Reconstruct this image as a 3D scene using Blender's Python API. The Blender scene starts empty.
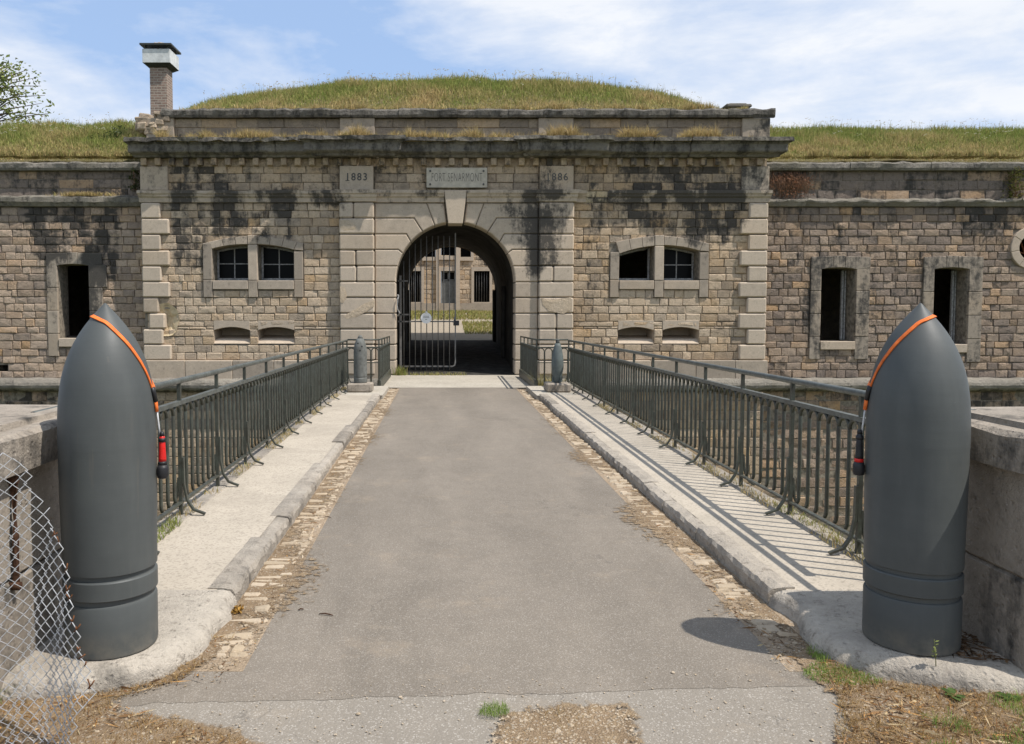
import bpy, math, random
import numpy as np
from mathutils import Vector, Matrix, noise as mnoise
R = random.Random(7)
RAD = math.radians
sc = bpy.context.scene
COL = sc.collection

# ------------------------------------------------------------------ survey
# The photograph was used like a survey sheet: sight(px,py,Y) gives the metric
# (x, z) of a mark on the upright plane at distance Y.
F, PX, PY, PITCH, CH = 800.0, 442.0, 354.0, RAD(3.0), 1.7
def sight(px, py, Y):
    dx, dy = (px-PX)/F, (PY-py)/F
    wy = math.cos(PITCH)+dy*math.sin(PITCH)
    wz = -math.sin(PITCH)+dy*math.cos(PITCH)
    s = Y/wy
    return dx*s, CH+wz*s
YF = 21.5            # face of the gatehouse masonry
YW = 21.85           # face of the wings
def fx(px, py=280, Y=YF): return sight(px, py, Y)[0]
def fz(py, Y=YF): return sight(442, py, Y)[1]
def n2(x, y, z=0.0): return mnoise.noise(Vector((x, y, z)))
def pxg(px, py, z=0.0):
    x_, z_ = sight(px, py, 1.0); s = (z-CH)/(z_-CH); return (x_*s, s)
def lerp(a, b, t): return a+(b-a)*t
def clamp(v, a=0.0, b=1.0): return max(a, min(b, v))

# ------------------------------------------------------------------ object helpers
def tag(o, label=None, cat=None, group=None, kind=None):
    if label: o['label'] = label
    if cat: o['category'] = cat
    if group: o['group'] = group
    if kind: o['kind'] = kind
    return o
def thing(name, loc, label, cat, group=None, rz=0.0):
    o = bpy.data.objects.new(name, None); COL.objects.link(o)
    o.empty_display_size = 0.2
    o.location = loc; o.rotation_euler = (0, 0, rz)
    return tag(o, label, cat, group)

class MB:
    def __init__(s): s.v = []; s.f = []; s.c = []; s.sm = []
    def vert(s, p, c=(0.5, 0, 0, 1)):
        s.v.append(tuple(p)); s.c.append(c); return len(s.v)-1
    def face(s, idx, smooth=False): s.f.append(tuple(idx)); s.sm.append(smooth)
    def quadp(s, ps, c=(0.5, 0, 0, 1)):
        s.face([s.vert(p, c) for p in ps])
    def box(s, x0, x1, y0, y1, z0, z1, c=(0.5, 0, 0, 1), bev=0.0, jit=0.0, cf=None):
        """chamfered box"""
        if bev <= 0:
            P = [(x, y, z) for x in (x0, x1) for y in (y0, y1) for z in (z0, z1)]
            i = [s.vert(p, cf(p) if cf else c) for p in P]
            for q in ((0,1,3,2),(4,6,7,5),(0,4,5,1),(2,3,7,6),(0,2,6,4),(1,5,7,3)):
                s.face([i[k] for k in q])
            return
        b = min(bev, (x1-x0)*.45, (y1-y0)*.45, (z1-z0)*.45)
        lo, hi = (x0, y0, z0), (x1, y1, z1)
        V = {}
        for sx in (0, 1):
            for sy in (0, 1):
                for sz in (0, 1):
                    j = [R.uniform(-jit, jit) for _ in range(3)]
                    for ax in range(3):
                        p = []
                        for a, sg in enumerate((sx, sy, sz)):
                            base = hi[a] if sg else lo[a]
                            if a != ax: base += -b if sg else b
                            p.append(base+j[a])
                        V[(sx, sy, sz, ax)] = s.vert(p, cf(p) if cf else c)
        g = lambda a, b_, c_, ax: V[(a, b_, c_, ax)]
        s.face((g(0,0,0,0),g(0,0,1,0),g(0,1,1,0),g(0,1,0,0)))
        s.face((g(1,0,0,0),g(1,1,0,0),g(1,1,1,0),g(1,0,1,0)))
        s.face((g(0,0,0,1),g(1,0,0,1),g(1,0,1,1),g(0,0,1,1)))
        s.face((g(0,1,0,1),g(0,1,1,1),g(1,1,1,1),g(1,1,0,1)))
        s.face((g(0,0,0,2),g(0,1,0,2),g(1,1,0,2),g(1,0,0,2)))
        s.face((g(0,0,1,2),g(1,0,1,2),g(1,1,1,2),g(0,1,1,2)))
        for a in (0, 1):
            for b_ in (0, 1):
                s.face((g(a,b_,0,0),g(a,b_,1,0),g(a,b_,1,1),g(a,b_,0,1)))
                s.face((g(a,0,b_,0),g(a,1,b_,0),g(a,1,b_,2),g(a,0,b_,2)))
                s.face((g(0,a,b_,1),g(1,a,b_,1),g(1,a,b_,2),g(0,a,b_,2)))
        for a in (0, 1):
            for b_ in (0, 1):
                for c_ in (0, 1):
                    s.face((g(a,b_,c_,0),g(a,b_,c_,1),g(a,b_,c_,2)))
    def tube(s, pts, r, n=8, c=(0.5, 0, 0, 1), cap=True, flat=None, smooth=True):
        """tube along a polyline; r a number or one per point; flat=(sx,sy) scales the section"""
        pts = [Vector(p) for p in pts]
        rr = r if isinstance(r, (list, tuple)) else [r]*len(pts)
        rings = []; up = None
        for i, p in enumerate(pts):
            d = (pts[min(i+1, len(pts)-1)]-pts[max(i-1, 0)])
            d = d.normalized() if d.length > 1e-9 else Vector((0, 0, 1))
            if up is None:
                up = Vector((0, 0, 1)) if abs(d.z) < .9 else Vector((1, 0, 0))
            a = d.cross(up)
            if a.length < 1e-6: a = d.cross(Vector((0, 1, 0)))
            a.normalize(); b = a.cross(d).normalized(); up = b
            fa, fb = flat if flat else (1, 1)
            rings.append([s.vert(p+a*(math.cos(2*math.pi*k/n)*rr[i]*fa)+b*(math.sin(2*math.pi*k/n)*rr[i]*fb), c) for k in range(n)])
        for q in range(len(rings)-1):
            A, B = rings[q], rings[q+1]
            for k in range(n):
                s.face((A[k], A[(k+1) % n], B[(k+1) % n], B[k]), smooth)
        if cap:
            s.face(rings[0][::-1]); s.face(rings[-1])
    def bar(s, pts, w, h, c=(0.5, 0, 0, 1)):
        """rectangular bar along a polyline lying in an upright plane; w across, h vertical-ish"""
        pts = [Vector(p) for p in pts]; rings = []
        for i, p in enumerate(pts):
            d = (pts[min(i+1, len(pts)-1)]-pts[max(i-1, 0)]).normalized()
            a = d.cross(Vector((0, 0, 1)))
            if a.length < 1e-4: a = Vector((1, 0, 0))
            a.normalize(); b = a.cross(d).normalized()
            rings.append([s.vert(p+a*(u*w/2)+b*(v_*h/2), c) for u, v_ in ((-1,-1),(1,-1),(1,1),(-1,1))])
        for q in range(len(rings)-1):
            A, B = rings[q], rings[q+1]
            for k in range(4): s.face((A[k], A[(k+1) % 4], B[(k+1) % 4], B[k]))
        s.face(rings[0][::-1]); s.face(rings[-1])
    def lathe(s, prof, n=48, c=(0.5, 0, 0, 1), ctr=(0, 0, 0), smooth=True):
        rings = []; brk = set(); pp = []
        for i, q in enumerate(prof):
            pp.append(q)
            if 0 < i < len(prof)-1:
                a = Vector((q[0]-prof[i-1][0], q[1]-prof[i-1][1])); b = Vector((prof[i+1][0]-q[0], prof[i+1][1]-q[1]))
                if a.length > 1e-7 and b.length > 1e-7 and a.angle(b) > RAD(28): brk.add(len(pp)-1); pp.append(q)
        for r, z in pp:
            rings.append([s.vert((ctr[0]+math.cos(2*math.pi*k/n)*r, ctr[1]+math.sin(2*math.pi*k/n)*r, ctr[2]+z), c) for k in range(n)])
        for q in range(len(rings)-1):
            if q in brk: continue
            A, B = rings[q], rings[q+1]
            for k in range(n): s.face((A[k], A[(k+1) % n], B[(k+1) % n], B[k]), smooth)
        s.face(rings[0][::-1]); s.face(rings[-1])
    def prism(s, poly, y0, y1, gap=0.0, bev=0.0, c=(0.5, 0, 0, 1), cf=None):
        """polygon in (x,z), counter-clockwise seen from the camera (-Y); front at y0"""
        area = sum(poly[i][0]*poly[(i+1) % len(poly)][1]-poly[(i+1) % len(poly)][0]*poly[i][1] for i in range(len(poly)))
        if area < 0: poly = poly[::-1]
        def off(pl, d):
            out = []; m = len(pl)
            for i in range(m):
                p0, p1, p2 = Vector(pl[i-1]), Vector(pl[i]), Vector(pl[(i+1) % m])
                e1, e2 = (p1-p0).normalized(), (p2-p1).normalized()
                n1, n_2 = Vector((-e1.y, e1.x)), Vector((-e2.y, e2.x))
                k = n1+n_2; den = k.dot(n1)
                out.append(tuple(p1+k*(d/max(den, .35))))
            return out
        P = off(poly, gap) if gap else poly
        Q = off(P, bev) if bev else P
        m = len(P); C = (lambda p: cf(p)) if cf else (lambda p: c)
        fr = [s.vert((x, y0, z), C((x, y0, z))) for x, z in Q]
        s.face(fr)
        cur = fr
        if bev:
            md = [s.vert((x, y0+bev, z), C((x, y0, z))) for x, z in P]
            for i in range(m): s.face((cur[(i+1) % m], cur[i], md[i], md[(i+1) % m]))
            cur = md
        bk = [s.vert((x, y1, z), C((x, y0, z))) for x, z in P]
        for i in range(m): s.face((cur[(i+1) % m], cur[i], bk[i], bk[(i+1) % m]))
        s.face(bk[::-1])
    def build(s, name, mat, parent=None, origin=None, fix=True):
        me = bpy.data.meshes.new(name)
        v = s.v
        if origin is not None:
            ox, oy, oz = origin; v = [(a-ox, b-oy, c-oz) for a, b, c in v]
        me.from_pydata(v, [], s.f)
        me.polygons.foreach_set('use_smooth', s.sm)
        at = me.color_attributes.new('Col', 'FLOAT_COLOR', 'POINT')
        at.data.foreach_set('color', np.array(s.c, dtype=np.float32).ravel())
        if mat: me.materials.append(mat)
        if fix:
            import bmesh
            bm = bmesh.new(); bm.from_mesh(me)
            bmesh.ops.recalc_face_normals(bm, faces=bm.faces); bm.to_mesh(me); bm.free()
        me.update()
        o = bpy.data.objects.new(name, me); COL.objects.link(o)
        if origin is not None: o.location = origin
        if parent is not None: o.parent = parent
        return o
def local(root, mb, name, mat):
    """mesh given in world metres, parented to an unrotated thing"""
    o = mb.build(name, mat); o.parent = root
    o.location = tuple(-a for a in root.location) if root is not None else (0, 0, 0)
    return o
def sub(part, mb, name, mat):
    """sub-part given in world metres under a part made by local()"""
    o = mb.build(name, mat); o.parent = part
    return o

# ------------------------------------------------------------------ materials
def newmat(name):
    m = bpy.data.materials.new(name); m.use_nodes = True
    nt = m.node_tree; nt.nodes.clear()
    out = nt.nodes.new('ShaderNodeOutputMaterial'); b = nt.nodes.new('ShaderNodeBsdfPrincipled')
    nt.links.new(b.outputs[0], out.inputs[0])
    return m, nt, b
class NG:
    def __init__(s, nt): s.nt = nt
    def n(s, t, **k):
        o = s.nt.nodes.new(t)
        for a, b in k.items(): setattr(o, a, b)
        return o
    def L(s, a, b): s.nt.links.new(a, b)
    def val(s, sock, v):
        if hasattr(v, 'is_output') or isinstance(v, bpy.types.NodeSocket): s.L(v, sock)
        else: sock.default_value = v
    def pos(s, scale=(1, 1, 1), obj=False):
        if obj: o = s.n('ShaderNodeTexCoord').outputs['Object']
        else: o = s.n('ShaderNodeNewGeometry').outputs['Position']
        mp = s.n('ShaderNodeMapping'); mp.inputs['Scale'].default_value = scale
        s.L(o, mp.inputs['Vector']); return mp.outputs[0]
    def noise(s, scale, detail=4, rough=.55, vec=None, dist=0.0):
        o = s.n('ShaderNodeTexNoise'); o.inputs['Scale'].default_value = scale
        o.inputs['Detail'].default_value = detail; o.inputs['Roughness'].default_value = rough
        o.inputs['Distortion'].default_value = dist
        if vec is not None: s.L(vec, o.inputs['Vector'])
        return o.outputs['Fac']
    def voro(s, scale, vec=None, feat='F1', out='Distance'):
        o = s.n('ShaderNodeTexVoronoi'); o.feature = feat; o.inputs['Scale'].default_value = scale
        if vec is not None: s.L(vec, o.inputs['Vector'])
        return o.outputs[out]
    def math(s, op, a, b=0.0, c=0.0):
        o = s.n('ShaderNodeMath', operation=op)
        for i, v in enumerate((a, b, c)): s.val(o.inputs[i], v)
        return o.outputs[0]
    def rng(s, v, a, b, c=0.0, d=1.0):
        o = s.n('ShaderNodeMapRange'); s.val(o.inputs[0], v)
        for i, q in enumerate((a, b, c, d)): o.inputs[i+1].default_value = q
        return o.outputs[0]
    def mix(s, f, a, b, mode='MIX'):
        o = s.n('ShaderNodeMix', data_type='RGBA', blend_type=mode)
        s.val(o.inputs[0], f)
        for i, v in ((6, a), (7, b)):
            if isinstance(v, tuple): o.inputs[i].default_value = (*v, 1) if len(v) == 3 else v
            else: s.L(v, o.inputs[i])
        return o.outputs[2]
    def attr(s):
        a = s.n('ShaderNodeAttribute', attribute_name='Col')
        sp = s.n('ShaderNodeSeparateColor'); s.L(a.outputs['Color'], sp.inputs[0])
        return a.outputs['Color'], sp.outputs[0], sp.outputs[1], sp.outputs[2]
    def bump(s, b, h, strength=.5, dist=.01):
        o = s.n('ShaderNodeBump'); o.inputs['Strength'].default_value = strength
        o.inputs['Distance'].default_value = dist
        s.L(h, o.inputs['Height']); s.L(o.outputs[0], b.inputs['Normal'])

def mat_stone(name, pale, grey, warm, dark=(.035, .033, .030), rough_scale=26, bump=.8, bdist=.02, var=.55, chips=.35):
    """R tone per block (pale..grey), G soot and lichen stain with painted-in shade, B ochre amount"""
    m, nt, b = newmat(name); g = NG(nt)
    colr, r, s_, w = g.attr()
    p = g.pos()
    n1 = g.noise(5.0, 5, .65, p); n2_ = g.noise(rough_scale, 6, .7, p); n3 = g.noise(1.3, 3, .6, p)
    t = g.math('ADD', r, g.math('MULTIPLY', g.math('SUBTRACT', n1, .5), var*1.6))
    c = g.mix(g.rng(t, .15, .9), pale, grey)
    c = g.mix(g.math('MULTIPLY', w, g.rng(n3, .35, .65, .35, 1)), c, warm)
    c = g.mix(g.rng(n2_, .3, .72, 0, .55), c, g.mix(.5, c, (.10, .09, .075)), 'MIX')
    chip = g.rng(g.noise(13, 5, .75, p), .56, .68, 0, chips)
    c = g.mix(chip, c, g.mix(.7, c, (.075, .06, .045)))
    pale_chip = g.rng(g.noise(9.5, 5, .8, g.pos((1.1, 1.1, 1.3))), .63, .72, 0, chips*.8)
    c = g.mix(pale_chip, c, tuple(min(.7, q*1.18) for q in pale))
    spk = g.rng(g.noise(70, 3, .6, p), .62, .72, 0, .5)
    c = g.mix(spk, c, (.5, .46, .40))
    streak = g.noise(1.0, 6, .72, g.pos((3.6, 3.6, .8)))
    brk = g.noise(9.0, 5, .7, p)
    sm = g.math('MULTIPLY_ADD', g.math('SUBTRACT', streak, .5), 1.9, g.math('MULTIPLY_ADD', g.math('SUBTRACT', brk, .5), 1.3, s_))
    sf = g.rng(sm, .34, .78, 0, .92)
    c = g.mix(sf, c, g.mix(g.rng(n2_, .35, .7), dark, tuple(q*2.2 for q in dark)))
    g.L(c, b.inputs['Base Color'])
    b.inputs['Roughness'].default_value = .93; b.inputs['Specular IOR Level'].default_value = .2
    h = g.math('ADD', g.math('MULTIPLY', n2_, .8), g.math('MULTIPLY', g.noise(90, 3, .6, p), .35))
    pits = g.rng(g.voro(22, p), 0, .25, -.5, 0)
    g.bump(b, g.math('ADD', h, pits), bump, bdist)
    return m
M = {}
M['rubble'] = mat_stone('rubble_masonry', (.61, .487, .352), (.285, .235, .183), (.55, .365, .19), rough_scale=20, bump=1.0, bdist=.035, var=.75, chips=.75)
M['rubble_wing'] = mat_stone('wing_masonry', (.53, .41, .305), (.235, .19, .158), (.52, .33, .175), rough_scale=18, bump=1.0, bdist=.045, var=.8, chips=.85)
M['dressed'] = mat_stone('dressed_limestone', (.545, .455, .353), (.325, .275, .218), (.57, .42, .27), rough_scale=34, bump=.45, bdist=.01, var=.6)
M['coping'] = mat_stone('weathered_coping', (.34, .31, .26), (.14, .13, .115), (.13, .115, .05), rough_scale=14, bump=1.0, bdist=.05)
M['kerbstone'] = mat_stone('kerb_granite', (.45, .405, .34), (.23, .21, .18), (.42, .32, .22), rough_scale=45, bump=.9, bdist=.016, var=.9, chips=.7)
M['corner'] = mat_stone('worn_concrete_corner', (.50, .45, .375), (.33, .295, .25), (.42, .34, .25), dark=(.11, .10, .085), rough_scale=34, bump=1.0, bdist=.022, var=1.0, chips=.8)
M['paving_stone'] = mat_stone('gutter_setts', (.47, .39, .29), (.36, .295, .21), (.42, .31, .19), dark=(.20, .15, .10), rough_scale=50, bump=.6, bdist=.01)
M['parapet'] = mat_stone('parapet_concrete', (.36, .315, .26), (.20, .175, .145), (.38, .30, .22), rough_scale=30, bump=.8, bdist=.02, var=.9, chips=.6)
M['spall'] = mat_stone('spalled_limestone', (.62, .52, .40), (.46, .38, .29), (.58, .44, .28), rough_scale=14, bump=1.0, bdist=.04, var=.9)
M['bare_stone'] = mat_stone('fresh_broken_stone', (.74, .62, .42), (.58, .46, .29), (.62, .44, .22), rough_scale=16, bump=1.0, bdist=.03)

def mat_plain(name, col, rough=.7, var=.25, scale=8, metal=0.0, bump=.15, bdist=.004, spec=.4, col2=None, obj=False):
    m, nt, b = newmat(name); g = NG(nt); p = g.pos(obj=obj)
    n1 = g.noise(scale, 5, .6, p)
    c2 = col2 if col2 else tuple(q*(1-var*1.3) for q in col)
    c = g.mix(g.rng(n1, .3, .7), tuple(min(1, q*(1+var*.4)) for q in col), c2)
    g.L(c, b.inputs['Base Color'])
    b.inputs['Metallic'].default_value = metal; b.inputs['Specular IOR Level'].default_value = spec
    g.L(g.rng(g.noise(scale*3, 3, .5, p), .3, .7, max(0, rough-.12), min(1, rough+.12)), b.inputs['Roughness'])
    if bump: g.bump(b, g.noise(scale*8, 4, .6, p), bump, bdist)
    return m
M['mortar'] = mat_plain('lime_mortar', (.27, .235, .185), .95, .5, 9, bump=.6, bdist=.01, spec=.1)
M['passage'] = mat_plain('shade_dark_setts', (.055, .052, .047), .95, .5, 5, spec=.1, bump=.5, bdist=.02)  # floor colour set very dark, standing in for shade in the passage
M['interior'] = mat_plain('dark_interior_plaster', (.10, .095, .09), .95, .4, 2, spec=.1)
M['tunnel'] = mat_plain('shade_dark_vault_plaster', (.05, .046, .04), .95, .5, 1.6, spec=.1, bump=.4, bdist=.02)  # near-black base colour deepens the vault's shade
M['iron'] = mat_plain('painted_iron_grey_green', (.054, .062, .050), .45, .4, 14, bump=.3, bdist=.003, spec=.45, col2=(.036, .034, .026))
M['rail_paint'] = mat_plain('handrail_paint_grey', (.098, .108, .098), .42, .35, 12, bump=.15, bdist=.002, spec=.5)
M['gate_iron'] = mat_plain('gate_iron', (.16, .155, .145), .5, .3, 10, spec=.4)
M['rust'] = mat_plain('rusty_iron', (.17, .075, .035), .9, .6, 40, bump=.5, bdist=.003, spec=.1)
M['galv'] = mat_plain('galvanised_wire', (.52, .53, .54), .45, .3, 60, metal=.15, bump=0)
M['sheet_metal'] = mat_plain('zinc_cowl', (.62, .64, .63), .55, .25, 5, metal=.0, spec=.4)
M['dark_metal'] = mat_plain('dark_cowl_metal', (.045, .05, .045), .6, .4, 6)
M['window_paint'] = mat_plain('weathered_window_paint', (.36, .355, .34), .7, .5, 18)
M['dark_wood'] = mat_plain('dark_timber', (.05, .042, .035), .8, .4, 10)
M['door_grey'] = mat_plain('grey_door_paint', (.17, .175, .165), .7, .25, 6)
M['white_sign'] = mat_plain('white_enamel', (.72, .73, .72), .4, .06, 10, bump=0)
M['letter'] = mat_plain('engraved_letter', (.10, .10, .095), .9, .3, 30, bump=0)
M['letter_faint'] = mat_plain('faded_letter', (.13, .125, .115), .9, .3, 40, bump=0)
M['plaque'] = mat_plain('plaque_stone', (.50, .455, .375), .95, .18, 9, bump=.2, bdist=.004, spec=.05)
M['orange'] = mat_plain('orange_webbing', (.80, .17, .025), .7, .3, 30, bump=.5, bdist=.001)
M['red_plastic'] = mat_plain('red_plastic', (.60, .015, .012), .35, .1, 20, bump=0)
M['black_plastic'] = mat_plain('black_plastic', (.018, .018, .02), .5, .2, 20, bump=0)
M['cable'] = mat_plain('clear_cable', (.55, .55, .55), .4, .1, 20, bump=0)
M['bark'] = mat_plain('bark', (.11, .085, .06), .95, .4, 14, bump=.6, bdist=.01, spec=.1)
M['twig'] = mat_plain('twig_bark', (.085, .045, .028), .9, .4, 60, spec=.1)
M['stems'] = mat_plain('dry_stems', (.28, .16, .10), .9, .5, 12, spec=.1)
M['brick'] = None

def mat_shell():
    m, nt, b = newmat('shell_grey_paint'); g = NG(nt); p = g.pos(obj=True)
    n1 = g.noise(3.0, 4, .6, p); n2_ = g.noise(1.0, 4, .6, g.pos((6, 6, .8), obj=True)); fine = g.noise(160, 3, .6, p)
    c = g.mix(g.rng(n1, .3, .7), (.078, .085, .083), (.061, .067, .066))
    c = g.mix(g.rng(n2_, .48, .8, 0, .4), c, (.125, .13, .125))
    band = g.noise(1.0, 4, .65, g.pos((1.2, 1.2, 26), obj=True))
    c = g.mix(g.rng(band, .4, .7, 0, .14), c, (.052, .060, .061))
    run = g.rng(g.noise(1.0, 5, .7, g.pos((24, 24, 1.6), obj=True)), .63, .75, 0, .3)
    c = g.mix(run, c, (.14, .12, .095))
    c = g.mix(g.rng(g.noise(38, 4, .75, p), .70, .76, 0, .5), c, (.24, .24, .225))
    # dust splashed up from the ground on the lowest hand's breadth
    sx = g.n('ShaderNodeSeparateXYZ'); g.L(g.n('ShaderNodeTexCoord').outputs['Object'], sx.inputs[0])
    dz = g.math('MULTIPLY', g.rng(sx.outputs[2], .0, .24, 1, 0), g.rng(g.noise(9, 5, .7, p), .35, .65))
    c = g.mix(g.math('MULTIPLY', dz, .8), c, (.25, .22, .17))
    g.L(c, b.inputs['Base Color']); b.inputs['Specular IOR Level'].default_value = .32
    g.L(g.rng(n1, .3, .7, .46, .6), b.inputs['Roughness'])
    g.bump(b, g.math('ADD', g.math('MULTIPLY', fine, .4), g.math('ADD', n1, g.math('MULTIPLY', band, .8))), .2, .004)
    return m
M['shell'] = mat_shell()
M['small_shell'] = mat_plain('faded_grey_green_paint', (.10, .122, .118), .6, .3, 9, spec=.4, col2=(.075, .085, .078))
M['old_shell'] = mat_plain('chalky_grey_paint', (.135, .14, .13), .75, .5, 12, spec=.3, col2=(.09, .092, .082))

def mat_asphalt(name, a, b_, grain=150, chip=.35, old=False):
    m, nt, b = newmat(name); g = NG(nt); p = g.pos()
    n1 = g.noise(.55, 5, .6, p); n2_ = g.noise(grain, 3, .7, p); n3 = g.noise(6, 5, .65, p)
    lane = g.noise(1.0, 4, .6, g.pos((1.5, .22, 1)))
    c = g.mix(g.rng(n1, .3, .7), a, b_)
    c = g.mix(g.rng(lane, .42, .62, 0, .6), c, tuple(q*1.25 for q in a))
    patch_ = g.noise(.9, 6, .7, g.pos((1, .5, 1)), .6)
    c = g.mix(g.rng(patch_,   .5, .66, 0, .6), c, tuple(q*.72 for q in b_))
    c = g.mix(g.rng(n3, .35, .75, 0, .4), c, tuple(q*.78 for q in b_))
    c = g.mix(g.rng(n2_, .35, .65, 0, .5), c, tuple(q*.55 for q in b_))
    vc = g.voro(grain*1.3, p, out='Color')
    sp = g.n('ShaderNodeSeparateColor'); g.L(vc, sp.inputs[0])
    c = g.mix(g.rng(sp.outputs[0], .86, .93, 0, chip), c, (.48, .45, .40))
    # tan dust lying in patches
    c = g.mix(g.rng(g.noise(1.7, 6, .75, p), .56, .76, 0, .45), c, (.33, .265, .19))
    if True:
        ck = g.n('ShaderNodeTexVoronoi'); ck.feature = 'DISTANCE_TO_EDGE'; ck.inputs['Scale'].default_value = 1.4 if old else .55
        dv = g.n('ShaderNodeVectorMath', operation='ADD'); g.L(p, dv.inputs[0])
        nz = g.n('ShaderNodeTexNoise'); nz.inputs['Scale'].default_value = 3; nz.inputs['Detail'].default_value = 5
        g.L(p, nz.inputs['Vector']); g.L(nz.outputs['Color'], dv.inputs[1]); g.L(dv.outputs[0], ck.inputs['Vector'])
        cf_ = g.math('MULTIPLY', g.rng(ck.outputs['Distance'], 0, .012 if old else .004, .55 if old else .45, 0), g.rng(g.noise(.8, 4, .6, p), .45, .6))
    c = g.mix(cf_, c, (.06, .055, .05))
    g.L(c, b.inputs['Base Color']); b.inputs['Roughness'].default_value = .9
    b.inputs['Specular IOR Level'].default_value = .25
    g.bump(b, g.math('ADD', n2_, g.math('MULTIPLY', g.voro(grain*.75, p), .8)), .55, .004)
    return m
M['road'] = mat_asphalt('road_asphalt', (.222, .192, .155), (.188, .163, .132), chip=.3)
M['old_road'] = mat_asphalt('old_asphalt', (.232, .206, .170), (.262, .233, .193), 130, .45, True)

def mat_concrete(name, a, b_, grain=120):
    m, nt, b = newmat(name); g = NG(nt); p = g.pos()
    n1 = g.noise(1.3, 6, .65, p); n2_ = g.noise(grain, 3, .7, p)
    c = g.mix(g.rng(n1, .3, .72), a, b_)
    sp = g.n('ShaderNodeSeparateColor'); g.L(g.voro(grain*.6, p, out='Color'), sp.inputs[0])
    c = g.mix(g.rng(sp.outputs[0], .7, .9, 0, .55), c, tuple(q*.6 for q in b_))
    c = g.mix(g.rng(n2_, .4, .7, 0, .35), c, tuple(q*.65 for q in b_))
    c = g.mix(g.rng(g.noise(5, 6, .8, p), .58, .74, 0, .5), c, (.22, .19, .15))
    c = g.mix(g.rng(g.noise(.9, 6, .75, p, .5), .5, .68, 0, .5), c, tuple(q*.68 for q in b_))
    g.L(c, b.inputs['Base Color']); b.inputs['Roughness'].default_value = .95; b.inputs['Specular IOR Level'].default_value = .15
    g.bump(b, g.math('ADD', n2_, g.math('MULTIPLY', n1, .3)), .5, .005)
    return m
M['pave'] = mat_concrete('pavement_concrete', (.475, .42, .34), (.385, .34, .275))
M['slab'] = mat_concrete('bridge_slab_concrete', (.46, .42, .35), (.38, .345, .285), 60)

def mat_dirt(name, a, b_, c3):
    m, nt, b = newmat(name); g = NG(nt); p = g.pos()
    c = g.mix(g.rng(g.noise(3, 6, .7, p), .3, .7), a, b_)
    c = g.mix(g.rng(g.noise(14, 6, .75, p), .5, .7, 0, .8), c, c3)
    sp = g.n('ShaderNodeSeparateColor'); g.L(g.voro(60, p, out='Color'), sp.inputs[0])
    c = g.mix(g.rng(sp.outputs[0], .9, .95, 0, .8), c, (.45, .40, .33))
    c = g.mix(g.rng(g.noise(90, 3, .7, p), .3, .7, 0, .6), c, tuple(q*.45 for q in b_))
    g.L(c, b.inputs['Base Color']); b.inputs['Roughness'].default_value = 1; b.inputs['Specular IOR Level'].default_value = .1
    g.bump(b, g.math('ADD', g.noise(40, 5, .7, p), g.math('MULTIPLY', g.voro(60, p), .6)), .9, .015)
    return m
M['dirt'] = mat_dirt('dry_dirt', (.27, .18, .105), (.20, .135, .08), (.33, .24, .15))
M['sand'] = mat_dirt('sandy_joint_dirt', (.44, .35, .25), (.33, .25, .17), (.25, .18, .115))
M['soil'] = mat_dirt('mound_soil', (.16, .13, .06), (.11, .10, .04), (.24, .18, .09))
M['gravel'] = mat_dirt('courtyard_gravel', (.42, .36, .28), (.36, .31, .24), (.30, .25, .19))
M['lawn'] = mat_dirt('lawn_ground', (.16, .17, .05), (.11, .14, .04), (.24, .2, .09))

def mat_leaf(name, trans=.35):
    m = bpy.data.materials.new(name); m.use_nodes = True; nt = m.node_tree; nt.nodes.clear(); g = NG(nt)
    out = g.n('ShaderNodeOutputMaterial'); c = g.attr()[0]
    d = g.n('ShaderNodeBsdfDiffuse'); t = g.n('ShaderNodeBsdfTranslucent'); mx = g.n('ShaderNodeMixShader')
    mx.inputs[0].default_value = trans
    g.L(c, d.inputs[0]); g.L(c, t.inputs[0]); g.L(d.outputs[0], mx.inputs[1]); g.L(t.outputs[0], mx.inputs[2])
    g.L(mx.outputs[0], out.inputs[0]); return m
M['leaf'] = mat_leaf('foliage')
def mat_brick():
    m, nt, b = newmat('chimney_brick'); g = NG(nt)
    sx = g.n('ShaderNodeSeparateXYZ'); g.L(g.n('ShaderNodeNewGeometry').outputs['Position'], sx.inputs[0])
    cx = g.n('ShaderNodeCombineXYZ'); g.L(g.math('ADD', sx.outputs[0], sx.outputs[1]), cx.inputs[0]); g.L(sx.outputs[2], cx.inputs[1])
    br = g.n('ShaderNodeTexBrick'); g.L(cx.outputs[0], br.inputs['Vector'])
    br.inputs['Scale'].default_value = 1; br.inputs['Brick Width'].default_value = .22; br.inputs['Row Height'].default_value = .075
    br.inputs['Mortar Size'].default_value = .01; br.inputs['Color1'].default_value = (.27, .18, .14, 1)
    br.inputs['Color2'].default_value = (.17, .115, .09, 1); br.inputs['Mortar'].default_value = (.36, .32, .27, 1)
    c = g.mix(g.rng(g.noise(20, 5, .7, g.pos()), .45, .7, 0, .7), br.outputs[0], (.34, .29, .24))
    g.L(c, b.inputs['Base Color']); b.inputs['Roughness'].default_value = .95
    g.bump(b, g.math('MULTIPLY', br.outputs['Fac'], -1), .6, .01)
    return m
M['brick'] = mat_brick()
def mat_glass():
    m, nt, b = newmat('old_window_glass')
    b.inputs['Base Color'].default_value = (.004, .0045, .005, 1); b.inputs['Roughness'].default_value = .3
    b.inputs['Specular IOR Level'].default_value = .08
    return m
M['glass'] = mat_glass()

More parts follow.
